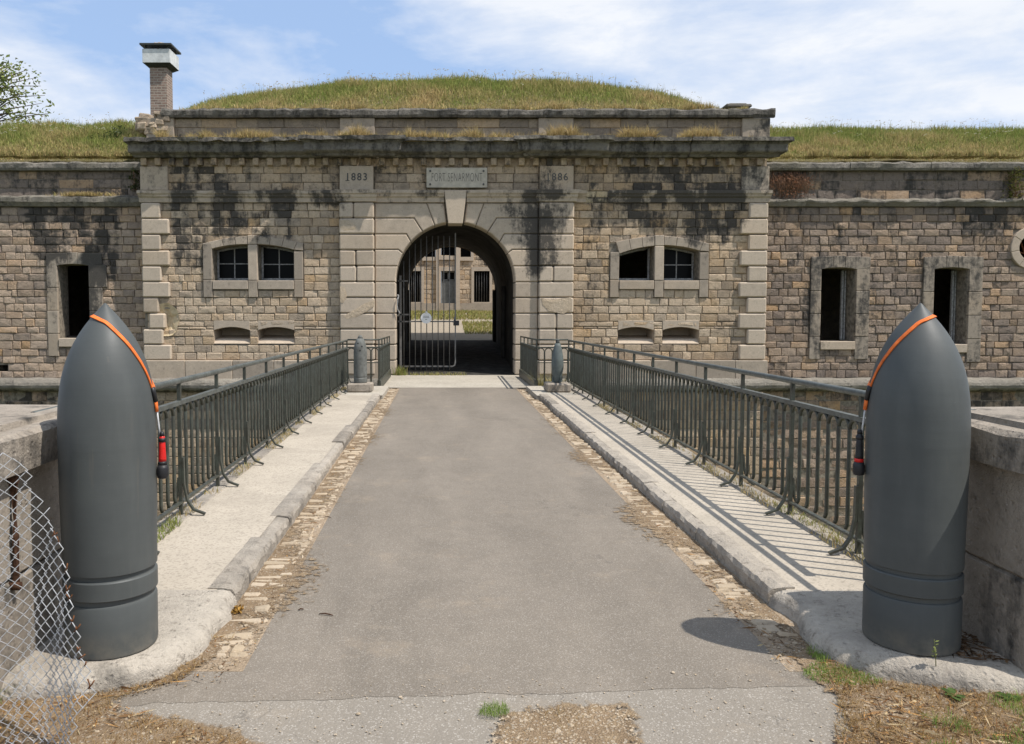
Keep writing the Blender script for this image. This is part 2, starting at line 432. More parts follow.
# ------------------------------------------------------------------ masonry helpers
GXA, GXB = fx(143, 280), fx(766, 280)
STAINS_SHADE = []   # x0,x1,z0,z1,strength,soft
def stain_shade_px(x0, y0, x1, y1, s, Y=YF):
    STAINS_SHADE.append((fx(x0, (y0+y1)/2, Y), fx(x1, (y0+y1)/2, Y), fz(y1, Y), fz(y0, Y), s))
for a in ((178,160,203,262,.8),(214,152,246,232,.75),(258,193,294,232,.95),(316,150,340,204,.9),(150,163,158,180,.8),(178,140,190,200,.5),
          (545,163,556,196,1.0),(556,166,574,180,.6),(622,158,668,200,.85),(670,160,690,195,.9),(690,163,738,238,1.0),(596,196,650,228,.7),
          (524,186,541,272,1.0),(608,192,732,205,1.0),(395,205,412,218,.6),(590,148,740,168,.5),(150,148,340,160,.45),(380,150,535,170,.45),  # first box: stain plus painted cast shadow beside the right pilaster
          (570,290,590,330,.35),(575,240,610,300,.25),(640,210,700,232,.5),(577,160,600,185,.7),(480,160,534,178,.5)):
    stain_shade_px(*a)
for a in ((34,203,56,252,1.0),(66,203,82,226,.8),(84,203,112,262,1.0),(92,250,112,330,.7),(58,222,72,256,.6),(0,170,30,196,.45),(40,168,150,200,.45),
          (955,203,1012,232,.9),(900,168,1030,200,.45),(770,170,840,200,.5),(795,205,900,215,.5),(830,225,925,262,.35),(790,255,815,345,.4),
          (865,250,885,330,.3),(770,215,830,250,.3),(985,255,1000,330,.2),(0,385,60,410,.7),(960,392,1030,410,.5)):
    stain_shade_px(*a, Y=YW)
def stain(x, z):
    s = 0.0
    x += .13*n2(x*2.2, z*1.6, 3); z += .16*n2(x*2.0, z*1.3, 9)
    for x0, x1, z0, z1, k in STAINS_SHADE:
        dx = max(x0-x, x-x1, 0)/.12; dz = max(z0-z, z-z1, 0)/.16
        d = dx*dx+dz*dz
        if d < 6: s = max(s, k*math.exp(-d))
    if 4.75 < z < 6.3 and GXA < x < GXB: s = max(s, .34+.5*n2(x*1.7, z*.45, 21))
    elif 3.6 < z <= 4.75 and GXA < x < GXB: s = max(s, (.10+.75*n2(x*2.1, z*.3, 27))*clamp((z-3.4)/1.2))
    elif x >= GXB: s = max(s, .16+.5*n2(x*.9, z*.8, 33)+(.14 if z > 4.3 else 0))
    elif x <= GXA: s = max(s, .02+.5*n2(x*1.2, z*.6, 37)+(.16 if z > 4.5 else 0))
    return s*clamp(.85+1.1*n2(x*2.6, z*.8, 14), .15, 1.15)

def cells(x0, x1, z0, z1, holes):
    xs = sorted({x0, x1, *[clamp(h[i], x0, x1) for h in holes for i in (0, 1)]})
    zs = sorted({z0, z1, *[clamp(h[i], z0, z1) for h in holes for i in (2, 3)]})
    return xs, zs
def backing(mb, x0, x1, z0, z1, y, depth, holes, c=(.5, 0, 0, 1)):
    """wall slab with square holes: front, back and the reveals"""
    xs, zs = cells(x0, x1, z0, z1, holes)
    def solid(i, k):
        if i < 0 or k < 0 or i >= len(xs)-1 or k >= len(zs)-1: return False
        cx, cz = (xs[i]+xs[i+1])/2, (zs[k]+zs[k+1])/2
        return not any(h[0] < cx < h[1] and h[2] < cz < h[3] for h in holes)
    for i in range(len(xs)-1):
        for k in range(len(zs)-1):
            if not solid(i, k): continue
            a, b, p, q = xs[i], xs[i+1], zs[k], zs[k+1]
            mb.quadp(((a,y,p),(b,y,p),(b,y,q),(a,y,q)), c)
            mb.quadp(((a,y+depth,p),(a,y+depth,q),(b,y+depth,q),(b,y+depth,p)), c)
            if not solid(i-1, k): mb.quadp(((a,y,p),(a,y,q),(a,y+depth,q),(a,y+depth,p)), c)
            if not solid(i+1, k): mb.quadp(((b,y,p),(b,y+depth,p),(b,y+depth,q),(b,y,q)), c)
            if not solid(i, k-1): mb.quadp(((a,y,p),(a,y+depth,p),(b,y+depth,p),(b,y,p)), c)
            if not solid(i, k+1): mb.quadp(((a,y,q),(b,y,q),(b,y+depth,q),(a,y+depth,q)), c)
def courses(mb, x0, x1, z0, z1, y, holes, h=.205, lmin=.24, lmax=.52, tone=(.1, .9), warm=(0, .5), jit=.009, joint=.0065, bulge=.008, region=None):
    """coursed rubble: every stone its own bevelled block, all in one wall mesh"""
    z = z0; row = 0
    n = max(1, round((z1-z0)/h)); hh = (z1-z0)/n
    edges = [z0+hh*i+(R.uniform(-.02, .02) if 0 < i < n else 0) for i in range(n+1)]
    for row in range(n):
        za, zb = edges[row], edges[row+1]
        cut = sorted({za, zb, *[v for hl in holes for v in (hl[2], hl[3]) if za+(.04 if len(hl) > 4 else .10) < v < zb-(.04 if len(hl) > 4 else .10)]})
        for ci in range(len(cut)-1):
            a, b = cut[ci], cut[ci+1]
            iv = [(x0, x1)]
            for hl in holes:
                if hl[2] < b-(.041 if len(hl) > 4 else .101) and hl[3] > a+(.041 if len(hl) > 4 else .101):
                    nv = []
                    for u, v in iv:
                        if hl[1] <= u or hl[0] >= v: nv.append((u, v)); continue
                        if hl[0] > u: nv.append((u, hl[0]))
                        if hl[1] < v: nv.append((hl[1], v))
                    iv = nv
            for u, v in iv:
                x = u
                while x < v-1e-4:
                    L = R.uniform(lmin, lmax)
                    if R.random() < .12: L *= .55
                    e = x+L
                    if v-e < lmin*.6: e = v
                    if e-x > .03:
                        cx, cz = (x+e)/2, (a+b)/2
                        tn = R.uniform(*tone); wm = R.uniform(*warm) if R.random() < .6 else warm[0]*.5
                        if region:
                            dt, dw = region(cx, cz); tn = clamp(tn+dt, 0, 1.2); wm = clamp(wm+dw)
                        if R.random() < .10: wm = clamp(wm+.6); tn *= .5
                        stone(mb, x, e, a, b, y, tn, wm, jit, joint, bulge)
                    x = e
def stone(mb, x0, x1, z0, z1, y, tn, wm, jit, joint, bulge):
    g = joint
    x0 += g*R.uniform(.4, 1.3); x1 -= g*R.uniform(.4, 1.3); z0 += g*R.uniform(.4, 1.3); z1 -= g*R.uniform(.4, 1.3)
    if x1-x0 < .02 or z1-z0 < .02: return
    p = R.uniform(-jit, jit)*.7
    b = min(.02, (x1-x0)*.2, (z1-z0)*.2)*R.uniform(.5, 1.2)
    rx, rz = R.uniform(-jit, jit), R.uniform(-jit, jit)
    sk = R.uniform(.3, 1.3)
    cn = lambda xx, zz: (tn, stain(xx, zz)*sk+.10, wm, 1)
    bk = [mb.vert((xx, y+.045, zz), cn(xx, zz)) for xx, zz in ((x0,z0),(x1,z0),(x1,z1),(x0,z1))]
    md = [mb.vert((xx+R.uniform(-.009,.009), y+.006+p*.5, zz+R.uniform(-.008,.008)), cn(xx, zz)) for xx, zz in ((x0,z0),(x1,z0),(x1,z1),(x0,z1))]
    fr = []
    for i, (xx, zz) in enumerate(((x0+b,z0+b),(x1-b,z0+b),(x1-b,z1-b),(x0+b,z1-b))):
        sx, sz = (-1, 1, 1, -1)[i], (-1, -1, 1, 1)[i]
        fr.append(mb.vert((xx, y-bulge+p+rx*sx*.6+rz*sz*.6+R.uniform(-jit, jit)*.35, zz), cn(xx, zz)))
    cx, cz = (x0+x1)/2+R.uniform(-.03, .03), (z0+z1)/2+R.uniform(-.02, .02)
    ce = mb.vert((cx, y-bulge*1.6+p+R.uniform(-jit, jit)*.5, cz), cn(cx, cz))
    for i in range(4):
        j = (i+1) % 4
        mb.face((bk[i], bk[j], md[j], md[i])); mb.face((md[i], md[j], fr[j], fr[i])); mb.face((fr[i], fr[j], ce))
def dblock(mb, x0, x1, z0, z1, y, depth=.3, tn=None, wm=None, bev=.012, gap=.005, st=True, extra=0.0):
    """dressed block with its face at y"""
    tn = R.uniform(.1, .65) if tn is None else tn
    wm = R.choice((0, 0, .1, .25)) if wm is None else wm
    mb.box(x0+gap, x1-gap, y+R.uniform(-.004, .004), y+depth, z0+gap, z1-gap, bev=bev, jit=.003,
           cf=lambda p: (tn, (stain(p[0], p[2]) if st else 0)+extra, wm, 1))
def mould(mb, x0, x1, y, prof, mL=0, mR=0, step=.16, rag=.0, cfn=None, depth=None):
    """moulding along X: prof = [(out, z) from bottom to top]; out is how far it stands proud of y"""
    n = max(1, int((x1-x0)/step)); m = len(prof)
    rows = []
    for i in range(n+1):
        t = i/n; row = []
        for j, (o, z) in enumerate(prof):
            x = lerp(x0-o*mL, x1+o*mR, t)
            w = rag*(j/(m-1)) if m > 1 else 0
            d1 = n2(x*3.1, z*5+7, 1)*w+n2(x*11, z*9, 4)*w*.6; d2 = n2(x*2.7, z*4, 9)*w+n2(x*9, z*4, 3)*w*.5
            row.append(mb.vert((x, y-o-d1 if o > .001 else y-o, z+d2*.8), cfn(x, z, j/(m-1)) if cfn else (.5, 0, 0, 1)))
        rows.append(row)
    for i in range(n):
        for j in range(m-1):
            mb.face((rows[i][j], rows[i+1][j], rows[i+1][j+1], rows[i][j+1]))
    mb.face(rows[0][::-1]); mb.face(rows[-1])
    bt, tp = rows[0][0], rows[0][-1]
    for i in range(n):
        mb.face((rows[i][0], rows[i][-1], rows[i+1][-1], rows[i+1][0]))

def arc_opening(xl, xr, zl, zr, n=10, bow=.5):
    """segmental head between two springing points"""
    out = []
    for i in range(n+1):
        t = i/n
        out.append((lerp(xl, xr, t), lerp(zl, zr, t)+bow*4*t*(1-t)))
    return out
def text_mesh(body, size, xs, name, mat, parent, loc, depth=.004, rz=0.0, spacing=1.0, offset=0.0):
    cu = bpy.data.curves.new(name, 'FONT'); cu.body = body; cu.size = size; cu.align_x = 'CENTER'; cu.align_y = 'CENTER'
    cu.extrude = depth; cu.space_character = spacing; cu.offset = offset
    t = bpy.data.objects.new('tmp', cu); COL.objects.link(t)
    bpy.context.view_layer.update()
    dg = bpy.context.evaluated_depsgraph_get()
    me = bpy.data.meshes.new_from_object(t.evaluated_get(dg))
    bpy.data.objects.remove(t)
    me.transform(Matrix.Rotation(RAD(90), 4, 'X') @ Matrix.Diagonal((xs, 1, 1, 1)))
    me.materials.clear(); me.materials.append(mat); me.name = name
    o = bpy.data.objects.new(name, me); COL.objects.link(o); o.location = loc; o.parent = parent
    return o

# ================================================================== GATEHOUSE
CX = fx(455, 290)                                # axis of gate and bridge
GX0, GX1 = fx(143, 280), fx(766, 280)
ZT = fz(139)                                     # masonry top under the cornice bed
ZB = -7.0
gate = thing('gatehouse', (CX, YF, 0), 'pale stone gatehouse with rusticated arch, dated pilasters and deep cornice at the bridge end', 'gatehouse')
AR = 59/37.2*1.0
xa0, xa1 = fx(396, 300), fx(514.5, 300); AR = (xa1-xa0)/2; CX = (xa0+xa1)/2; gate.location.x = CX
z_sp = fz(282)
holes = [(xa0-.02, xa1+.02, -.05, z_sp+AR+.02)]
WIN = []   # (xl,xr,zbot,zl,zr)
for l, r, yl, yr in ((212.6,248.2,249,244.5),(257.8,294,244.5,250),(619,654,254,246),(663.5,699,245.4,251)):
    WIN.append((fx(l,265), fx(r,265), fz(280.4), fz(yl), fz(yr)))
for w in WIN: holes.append((w[0], w[1], w[2], max(w[3], w[4])+.02))
NIC = []
for l, r in ((214,249.8),(258,294.4),(618,653.6),(662.4,698.8)):
    y0_, y1_ = (326.5, 343.5)
    NIC.append((fx(l,335), fx(r,335), fz(y1_), fz(y0_)))
for n_ in NIC: holes.append((n_[0], n_[1], n_[2], n_[3], 1))
zpl = fz(360)
mb = MB()
scar = (fx(158,320), fx(176.5,320), fz(332), fz(309)); holes.append(scar)
backing(mb, GX0+.03, GX1-.03, ZB, fz(150), YF+.03, .6, holes)
wall_backing = local(gate, mb, 'mortar_bed', M['mortar'])
# rubble field
fr_holes = list(holes)
frames = []
for a, b in ((0, 1), (2, 3)):
    xl, xr = WIN[a][0]-.26, WIN[b][1]+.26
    frames.append((xl, xr, fz(289.6), fz(235)))
    fr_holes.append((xl, xr, WIN[a][2]-.0, fz(236.5)))
    fr_holes.append((xl, WIN[a][0], fz(297.5), WIN[a][2])); fr_holes.append((WIN[b][1], xr, fz(297.5), WIN[b][2]))
    fr_holes.append((WIN[a][1], WIN[b][0], fz(297.5), WIN[a][2])); fr_holes.append((WIN[a][0], WIN[b][1], fz(289.6), WIN[a][2]))
PIL = [(fx(340,280), fx(375,280)), (fx(538,280), fx(573,280))]
fr_holes.append((PIL[0][0], PIL[1][1], -1, fz(203)))
QL = (GX0, fx(172,280)); QR = (fx(738,280), GX1)
zst0, zst1 = fz(203), fz(191)
def reg_gate(x, z):
    dt, dw = -.12, .0
    if x > CX+2: dt += .12; dw += .22
    if x < CX-2 and z < 2.6: dt -= .15
    if z > 4.9: dt += .02; dw += .15
    if x > CX+2 and 1.0 < z < 2.2 and abs(x-fx(658)) < 1.3: dt -= .35; dw -= .3
    return dt, dw
mb = MB()
courses(mb, GX0+.1, PIL[0][0], zpl, zst0, YF, fr_holes, .209, .22, .5, region=reg_gate)
courses(mb, PIL[1][1], GX1-.1, zpl, zst0, YF, fr_holes, .209, .22, .5, region=reg_gate)
zd = fz(166)
courses(mb, GX0+.1, GX1-.1, zst1, zd, YF, [(PIL[0][0], PIL[0][1], 0, 9), (PIL[1][0], PIL[1][1], 0, 9)], .215, .3, .6, region=reg_gate)
# foot of the wall down into the moat
courses(mb, GX0, xa0-.3, -4.2, fz(392), YF+.02, [], .25, .3, .7, region=lambda x, z: (.25, .1))
courses(mb, xa1+.3, GX1, -4.2, fz(392), YF+.02, [], .25, .3, .7, region=lambda x, z: (.15, .2))
local(gate, mb, 'wall', M['rubble'])

# quoins
def quoin(xin, xout, left):
    mb = MB(); z = zpl; k = 0; h = (zst0-zpl)/10
    for k in range(10):
        za, zb = zpl+h*k, zpl+h*(k+1)
        w = .74 if k % 2 == 0 else .53
        w += R.uniform(-.02, .02)
        if left:
            if k in (2, 3):        # broken away by a shell hit
                dblock(mb, xout+(.0 if k == 3 else .16), xout+(.44 if k == 3 else .60), za, zb, YF-.09, .4, bev=.04)
                continue
            dblock(mb, xout, xout+w, za, zb, YF-.10, .4, tn=R.uniform(0, .4), bev=.032, gap=.008)
        else: dblock(mb, xout-w, xout, za, zb, YF-.10, .4, tn=R.uniform(0, .4), bev=.032, gap=.008)
    a, b = (xout, xout+.74) if left else (xout-.74, xout)
    dblock(mb, a, b, zst1, zd-.02, YF-.09, .4, tn=.45, wm=.25 if left else .0)
    return local(gate, mb, 'quoin', M['dressed'])
quoin(QL[1], GX0, True); quoin(QR[0], GX1, False)
# shell scar: fresh pale stone in a ragged hollow
mb = MB()
sx0, sz0 = fx(167, 320), fz(320.5)
ctr = mb.vert((sx0+.06, YF+.15, sz0+.08), (.1, -.2, .3, 1)); ring = []; ring2 = []
for k in range(18):
    a = 2*math.pi*k/18; r = .37*(1+.35*n2(math.cos(a)*2, math.sin(a)*2, 5))
    ring.append(mb.vert((sx0+math.cos(a)*r*.95, YF-.035, sz0+math.sin(a)*r*1.25), (.2, 0, .5, 1)))
    ring2.append(mb.vert((sx0+math.cos(a)*r*.45, YF+.06+R.uniform(-.03,.03), sz0+math.sin(a)*r*.75), (.0, -.2, .4, 1)))
for k in range(18):
    j = (k+1) % 18
    mb.face((ring[k], ring[j], ring2[j], ring2[k])); mb.face((ring2[k], ring2[j], ctr))
local(gate, mb, 'broken_stone_scar', M['bare_stone'])

# pilasters
hq = (zst0-zpl)/10
for i, (a, b) in enumerate(PIL):
    mb = MB(); z = zst0
    while z > .1:
        zb = max(z-hq, 0.02)
        tn = R.uniform(0, .5)
        if R.random() < .45:
            m_ = lerp(a, b, R.uniform(.4, .6))
            dblock(mb, a, m_, zb, z, YF-.18, .5, bev=.034, gap=.007, tn=tn, wm=R.choice((0, 0, .4)))
            dblock(mb, m_, b, zb, z, YF-.18, .5, bev=.034, gap=.007, tn=tn+.1)
        else: dblock(mb, a, b, zb, z, YF-.18, .5, bev=.034, gap=.007, tn=tn)
        z = zb
    # capital
    pr = [(0, zst0), (.10, zst0+.02), (.12, zst0+.10), (.15, zst0+.14), (.16, zst0+.2), (.19, zst0+.22), (.20, zst1)]
    mould(mb, a-.02, b+.02, YF-.09, [(o, zz) for o, zz in pr], .35, .35, .2, cfn=lambda x, zz, t: (.3, stain(x, zz), 0, 1))
    local(gate, mb, 'pilaster', M['dressed'])
    mb = MB(); dblock(mb, a+.02, b-.02, zst1, zd-.01, YF-.13, .4, tn=.35, wm=.1 if i == 0 else .5, bev=.01, st=(i == 1))
    ds = local(gate, mb, 'date_stone', M['dressed'])
    cx = (a+b)/2
    nm = text_mesh('1883' if i == 0 else '1886', .27, .92, 'date_numerals', M['letter'] if i == 0 else M['letter_faint'], ds, (cx, YF-.136, fz(178)), .003, spacing=1.25, offset=.004)
    sb = MB()
    x1c = cx-.236
    sb.box(x1c-.055, x1c+.055, YF-.139, YF-.130, fz(178)-.098, fz(178)-.083)
    sub(ds, sb, 'numeral_serif', M['letter'] if i == 0 else M['letter_faint'])

for pts_ in ([(341,220),(349,221),(357,226),(356,230),(346,231),(341,229)], [(343,316),(352,311),(364,304),(374,300),(374,306),(366,312),(356,317),(346,319)], [(541,298),(552,300),(571,297),(572,309),(564,314),(549,311),(543,305)], [(340,286),(345,288),(347,296),(343,303),(340,302)]):
    P = [(fx(a, 280, YF-.16), fz(b, YF-.16)) for a, b in pts_]; Q = []
    for k in range(len(P)):
        for t in range(4):
            a, b = lerp(P[k][0], P[(k+1) % len(P)][0], t/4), lerp(P[k][1], P[(k+1) % len(P)][1], t/4); Q.append((a+.012*n2(a*14, b*14), b+.012*n2(a*14, b*14, 4)))
    cx_, cz_ = sum(p[0] for p in Q)/len(Q), sum(p[1] for p in Q)/len(Q)
    mb = MB(); c0_ = mb.vert((cx_, YF-.191, cz_), (.3, -.1, .3, 1)); m1 = [mb.vert((lerp(cx_, a, .6), YF-.190+.005*n2(a*9, b*9), lerp(cz_, b, .6)), (.2, -.1, .5, 1)) for a, b in Q]; m2_ = [mb.vert((a, YF-.185, b), (.5, .15, .5, 1)) for a, b in Q]; m3 = [mb.vert((a, YF-.10, b), (.5, .1, .5, 1)) for a, b in Q]
    for k in range(len(Q)):
        j = (k+1) % len(Q); mb.face((c0_, m1[k], m1[j])); mb.face((m1[k], m2_[k], m2_[j], m1[j])); mb.face((m2_[k], m3[k], m3[j], m2_[j]))
    local(gate, mb, 'spalled_patch', M['spall'])
# portal of dressed stone round the arch
mb = MB(); pa, pb = PIL[0][1], PIL[1][0]
yp = YF-.06
jz = [fz(v) for v in (218.3, 234.2, 249.7, 265.2, 281)]
A = [RAD(v) for v in (8.5, 20, 33, 48, 61.5, 74.5, 90)]
def inn(a, sgn, r=AR): return (CX+sgn*math.sin(a)*r, z_sp+math.cos(a)*r)
def arcpts(a0, a1, sgn, n=5): return [inn(lerp(a0, a1, i/n), sgn) for i in range(n+1)]
for sgn in (-1, 1):
    xe = pa if sgn < 0 else pb
    def top_at(a, z): # radial line at angle a reaching height z
        return (CX+sgn*math.tan(a)*(z-z_sp), z)
    ztop = zst0-.002
    cfp = lambda tn, wm: (lambda p: (tn, stain(p[0], p[2]), wm, 1))
    # voussoir beside the keystone
    ks = .30
    poly = arcpts(A[0], A[1], sgn, 4)+[top_at(A[1], ztop), (CX+sgn*ks, ztop)]
    mb.prism(poly, yp, YF+.55, .007, .026, cf=cfp(.2, 0))
    poly = arcpts(A[1], A[2], sgn, 4)+[(top_at(A[2], jz[0])[0], jz[0]), (xe, jz[0]), (xe, ztop), top_at(A[1], ztop)]
    mb.prism(poly, yp, YF+.55, .007, .026, cf=cfp(.42, .05))
    prev = (A[2], (top_at(A[2], jz[0])[0], jz[0]), jz[0])
    for k in range(1, 5):
        a1 = A[2+k]; zj = jz[k]
        p_in = inn(a1, sgn)
        if k <= 2:
            el = (CX+sgn*max(math.sin(a1)*AR+.10-.02*k, 0), zj)
            el = (p_in[0]+sgn*.12, zj) if zj > p_in[1]+.03 else (p_in[0], zj)
        else: el = None
        poly = arcpts(prev[0], a1 if k < 4 else RAD(90), sgn, 4)
        if el and abs(el[1]-poly[-1][1]) > .01: poly.append(el)
        zz = zj if k < 4 else z_sp
        if not el and k < 4: zz = poly[-1][1]
        if k == 4: zz = poly[-1][1]
        poly += [(xe, zz), (xe, prev[2])]
        if prev[1]: poly.append(prev[1])
        mb.prism(poly, yp, YF+.55, .007, .026, cf=cfp(R.uniform(.1, .5), R.choice((0, .1, .25))))
        prev = (a1, el, zz)
    z = z_sp
    while z > .1:
        zb = max(z-hq, .02)
        x_in = CX+sgn*AR
        dblock(mb, min(x_in, xe), max(x_in, xe), zb, z, yp, .6, bev=.026, gap=.007, tn=R.uniform(.1, .55)); z = zb
local(gate, mb, 'portal_surround', M['dressed'])
mb = MB()
kz = z_sp+AR-.05
mb.prism([(CX-.19, kz), (CX+.19, kz), (CX+.30, zst1), (CX-.30, zst1)], YF-.17, YF+.5, .0, .012, cf=lambda p: (.1, 0, .1, 1))
local(gate, mb, 'keystone', M['dressed'])
# string course
mb = MB()
pr = [(0, zst0), (.05, zst0+.01), (.06, zst0+.12), (.10, zst0+.16), (.11, zst0+.2), (.14, zst0+.24), (.14, zst1)]
cfs = lambda x, z, t: (.45, stain(x, z)*.9+.12, .1, 1)
mould(mb, GX0-.01, PIL[0][0], YF-.03, pr, .4, 0, .15, .03, cfs)
mould(mb, PIL[0][1], CX-.30, YF-.06, pr, 0, 0, .15, .012, cfs); mould(mb, CX+.30, PIL[1][0], YF-.06, pr, 0, 0, .15, .012, cfs)
mould(mb, PIL[1][1], fx(585, 197), YF-.03, pr, 0, .2, .1, .05, cfs); mould(mb, fx(608, 197), GX1+.01, YF-.03, pr, .1, .4, .15, .012, cfs)
local(gate, mb, 'string_course', M['dressed'])
mb = MB()
courses(mb, fx(585,197), fx(608,197), zst0, zst1, YF+.01, [], .16, .2, .35, (0, .4), (.3, .7))
local(gate, mb, 'bare_patch', M['bare_stone'])
# plinth and torus
for a, b in ((GX0-.05, xa0-.30), (xa1+.30, GX1+.05)):
    x = a; mb = MB()
    while x < b-.01:
        e = min(x+R.uniform(.8, 1.3), b); e = b if b-e < .4 else e
        dblock(mb, x, e, fz(379), zpl, YF-.13, .4, tn=R.uniform(.4, .9), bev=.015, st=False, extra=.12); x = e
    local(gate, mb, 'plinth', M['dressed'])
def torus_row(a, b, y):
    mb = MB(); z = fz(385, y-.15); r = .19
    pr = [(0, z-r)]+[(math.sin(math.pi*k/8)*r*1.3, z-math.cos(math.pi*k/8)*r) for k in range(1, 8)]+[(0, z+r)]
    mould(mb, a, b, y-.05, [(max(o, 0), zz) for o, zz in pr], 0, 0, .13, .03, lambda x, zz, t: (.35+.4*n2(x*.8, 3), .62 if t < .35 else .18+.2*n2(x*1.7, 5), .1, 1))  # underside darkened in the colour, painting the shade below the lit top
    return mb
local(gate, torus_row(GX0-.1, xa0-.30, YF), 'torus_moulding', M['coping'])
local(gate, torus_row(xa1+.30, GX1+.1, YF), 'torus_moulding', M['coping'])

# windows
def win_frame(wall_root, wl, y, missing=False):
    """timber casement set back in its opening"""
    xl, xr, zb, zl, zr = wl
    head = arc_opening(xl+.03, xr-.03, zl-.03, zr-.03, 8, .03)
    mb = MB(); w = .045
    pts = [(xl+.03, zb+.03)]+head+[(xr-.03, zb+.03)]
    mb.bar([(p[0], y, p[1]) for p in pts], .05, .055); mb.box(xl+.01, xr-.01, y-.05, y+.03, zb+.005, zb+.075)
    fr = local(wall_root, mb, 'window_frame', M['window_paint'])
    if not missing:
        mb = MB(); cx = (xl+xr)/2; zt = max(zl, zr)-.03
        mb.box(cx-.014, cx+.014, y-.015, y+.015, zb+.05, (zl+zr)/2+.01)
        zm = zb+(min(zl, zr)-zb)*.56
        mb.box(xl+.05, xr-.05, y-.017, y+.013, zm-.013, zm+.013)
        sub(fr, mb, 'glazing_bar', M['window_paint'])
        mb = MB(); i = [mb.vert((p[0], y+.005, p[1])) for p in pts]; mb.face(i)
        sub(fr, mb, 'pane', M['glass'])
    return fr
def twin_window(a, b):
    A_, B_ = WIN[a], WIN[b]
    mb = MB(); yj = YF-.045
    jw = .25
    left_broken = a == 2
    zleg = fz(297.5)
    # jambs and mullion, with legs below the sill
    zjt = fz(243.5) if not left_broken else fz(252)
    for x0, x1, zt in ((A_[0]-jw, A_[0], zjt), (B_[1], B_[1]+jw, B_[4]-.04)):
        zm = A_[2]+.02
        dblock(mb, x0, x1, zleg, zm, yj, .3, tn=R.uniform(.8, 1.1), extra=.2); dblock(mb, x0, x1, zm, zt, yj, .62, tn=R.uniform(.8, 1.1), extra=.2)
    dblock(mb, A_[1], B_[0], zleg, A_[2], yj-.01, .3, tn=.75, extra=.1); dblock(mb, A_[1], B_[0], A_[2], A_[4]-.0, yj-.01, .62, tn=.35)
    dblock(mb, A_[1], B_[0], A_[4]-.0, fz(235), yj-.01, .62, tn=.5)
    # sills
    dblock(mb, A_[0], A_[1], fz(289.6), A_[2], yj-.02, .66, tn=.6, extra=.12); dblock(mb, B_[0], B_[1], fz(289.6), B_[2], yj-.02, .66, tn=.55, extra=.12)
    # segmental head in voussoirs
    zo = fz(236)
    for w, inward in ((A_, 1), (B_, -1)):
        hd = arc_opening(w[0], w[1], w[3], w[4], 12, .035)
        out0 = (w[0]-jw*(1 if inward > 0 else 0), w[1]+jw*(1 if inward < 0 else 0))
        for k in range(3):
            seg = hd[k*4:k*4+5]
            def up(p):
                t = (p[0]-w[0])/(w[1]-w[0]); tt = t if inward > 0 else 1-t
                return (p[0]-inward*(1-tt)*.10, zo-.16*(1-tt)**1.6)
            poly = [seg[0], *seg[1:], up(seg[-1]), up(seg[0])]
            mb.prism(poly, yj, YF+.55, .004, .01, cf=lambda p, tn=R.uniform(.35, .85): (tn, stain(p[0], p[2])+.15, .05, 1))
        xo = w[0] if inward > 0 else w[1]
        zc = w[3] if inward > 0 else w[4]
        if not (left_broken and inward > 0):
            poly = [(xo, zc), (xo-inward*.10, zo-.16), (xo-inward*jw, zo-.2), (xo-inward*jw, zc-.02)]
            mb.prism(poly, yj, YF+.45, .004, .01, cf=lambda p: (.7, .2, 0, 1))
    local(gate, mb, 'window_surround', M['dressed'])
    win_frame(gate, A_, YF+.46, missing=left_broken); win_frame(gate, B_, YF+.46)
twin_window(0, 1); twin_window(2, 3)
# rubble filler behind the arched heads (corner pieces)
for xl, xr, z0_, z1_ in frames:
    mb = MB()
    backing(mb, xl, xr, fz(244), z1_, YF+.02, .5, [])
    courses(mb, xl, xr, fz(243), z1_+.02, YF+.012, [], .2, .3, .5, (.4, .8))
    local(gate, mb, 'window_head_infill', M['rubble'])
# loophole niches
for nx0, nx1, nz0, nz1 in NIC:
    mb = MB(); d = .8
    hd = arc_opening(nx0, nx1, nz1-.10, nz1-.10, 8, .085)
    cN = lambda e: (.15, e, .35, 1)
    f0 = [(nx0, nz0)]+hd+[(nx1, nz0)]
    # arched lintel, back, cheeks, sloping sill
    poly = hd+[(nx1, nz1+.16), (nx0, nz1+.16)]
    mb.prism(poly, YF-.012, YF+.62, 0, .008, cf=lambda p: (.35, stain(p[0], p[2]), .1, 1))
    mb.quadp(((nx0, YF+d, nz0), (nx1, YF+d, nz0), (nx1, YF+d, nz1), (nx0, YF+d, nz1)), cN(.0))
    mb.quadp(((nx0, YF-.015, nz0+.0), (nx1, YF-.015, nz0+.0), (nx1, YF+.13, nz0+.12), (nx0, YF+.13, nz0+.12)), (.35, -.1, .2, 1))
    mb.quadp(((nx0, YF+.13, nz0+.12), (nx1, YF+.13, nz0+.12), (nx1, YF+d, nz0+.2), (nx0, YF+d, nz0+.2)), cN(0))
    mb.quadp(((nx0+.002, YF, nz0), (nx0+.002, YF+d, nz0), (nx0+.002, YF+d, nz1), (nx0+.002, YF, nz1)), cN(.1))
    mb.quadp(((nx1-.002, YF, nz0), (nx1-.002, YF, nz1), (nx1-.002, YF+d, nz1), (nx1-.002, YF+d, nz0)), cN(.1))
    local(gate, mb, 'loophole_niche', M['dressed'])

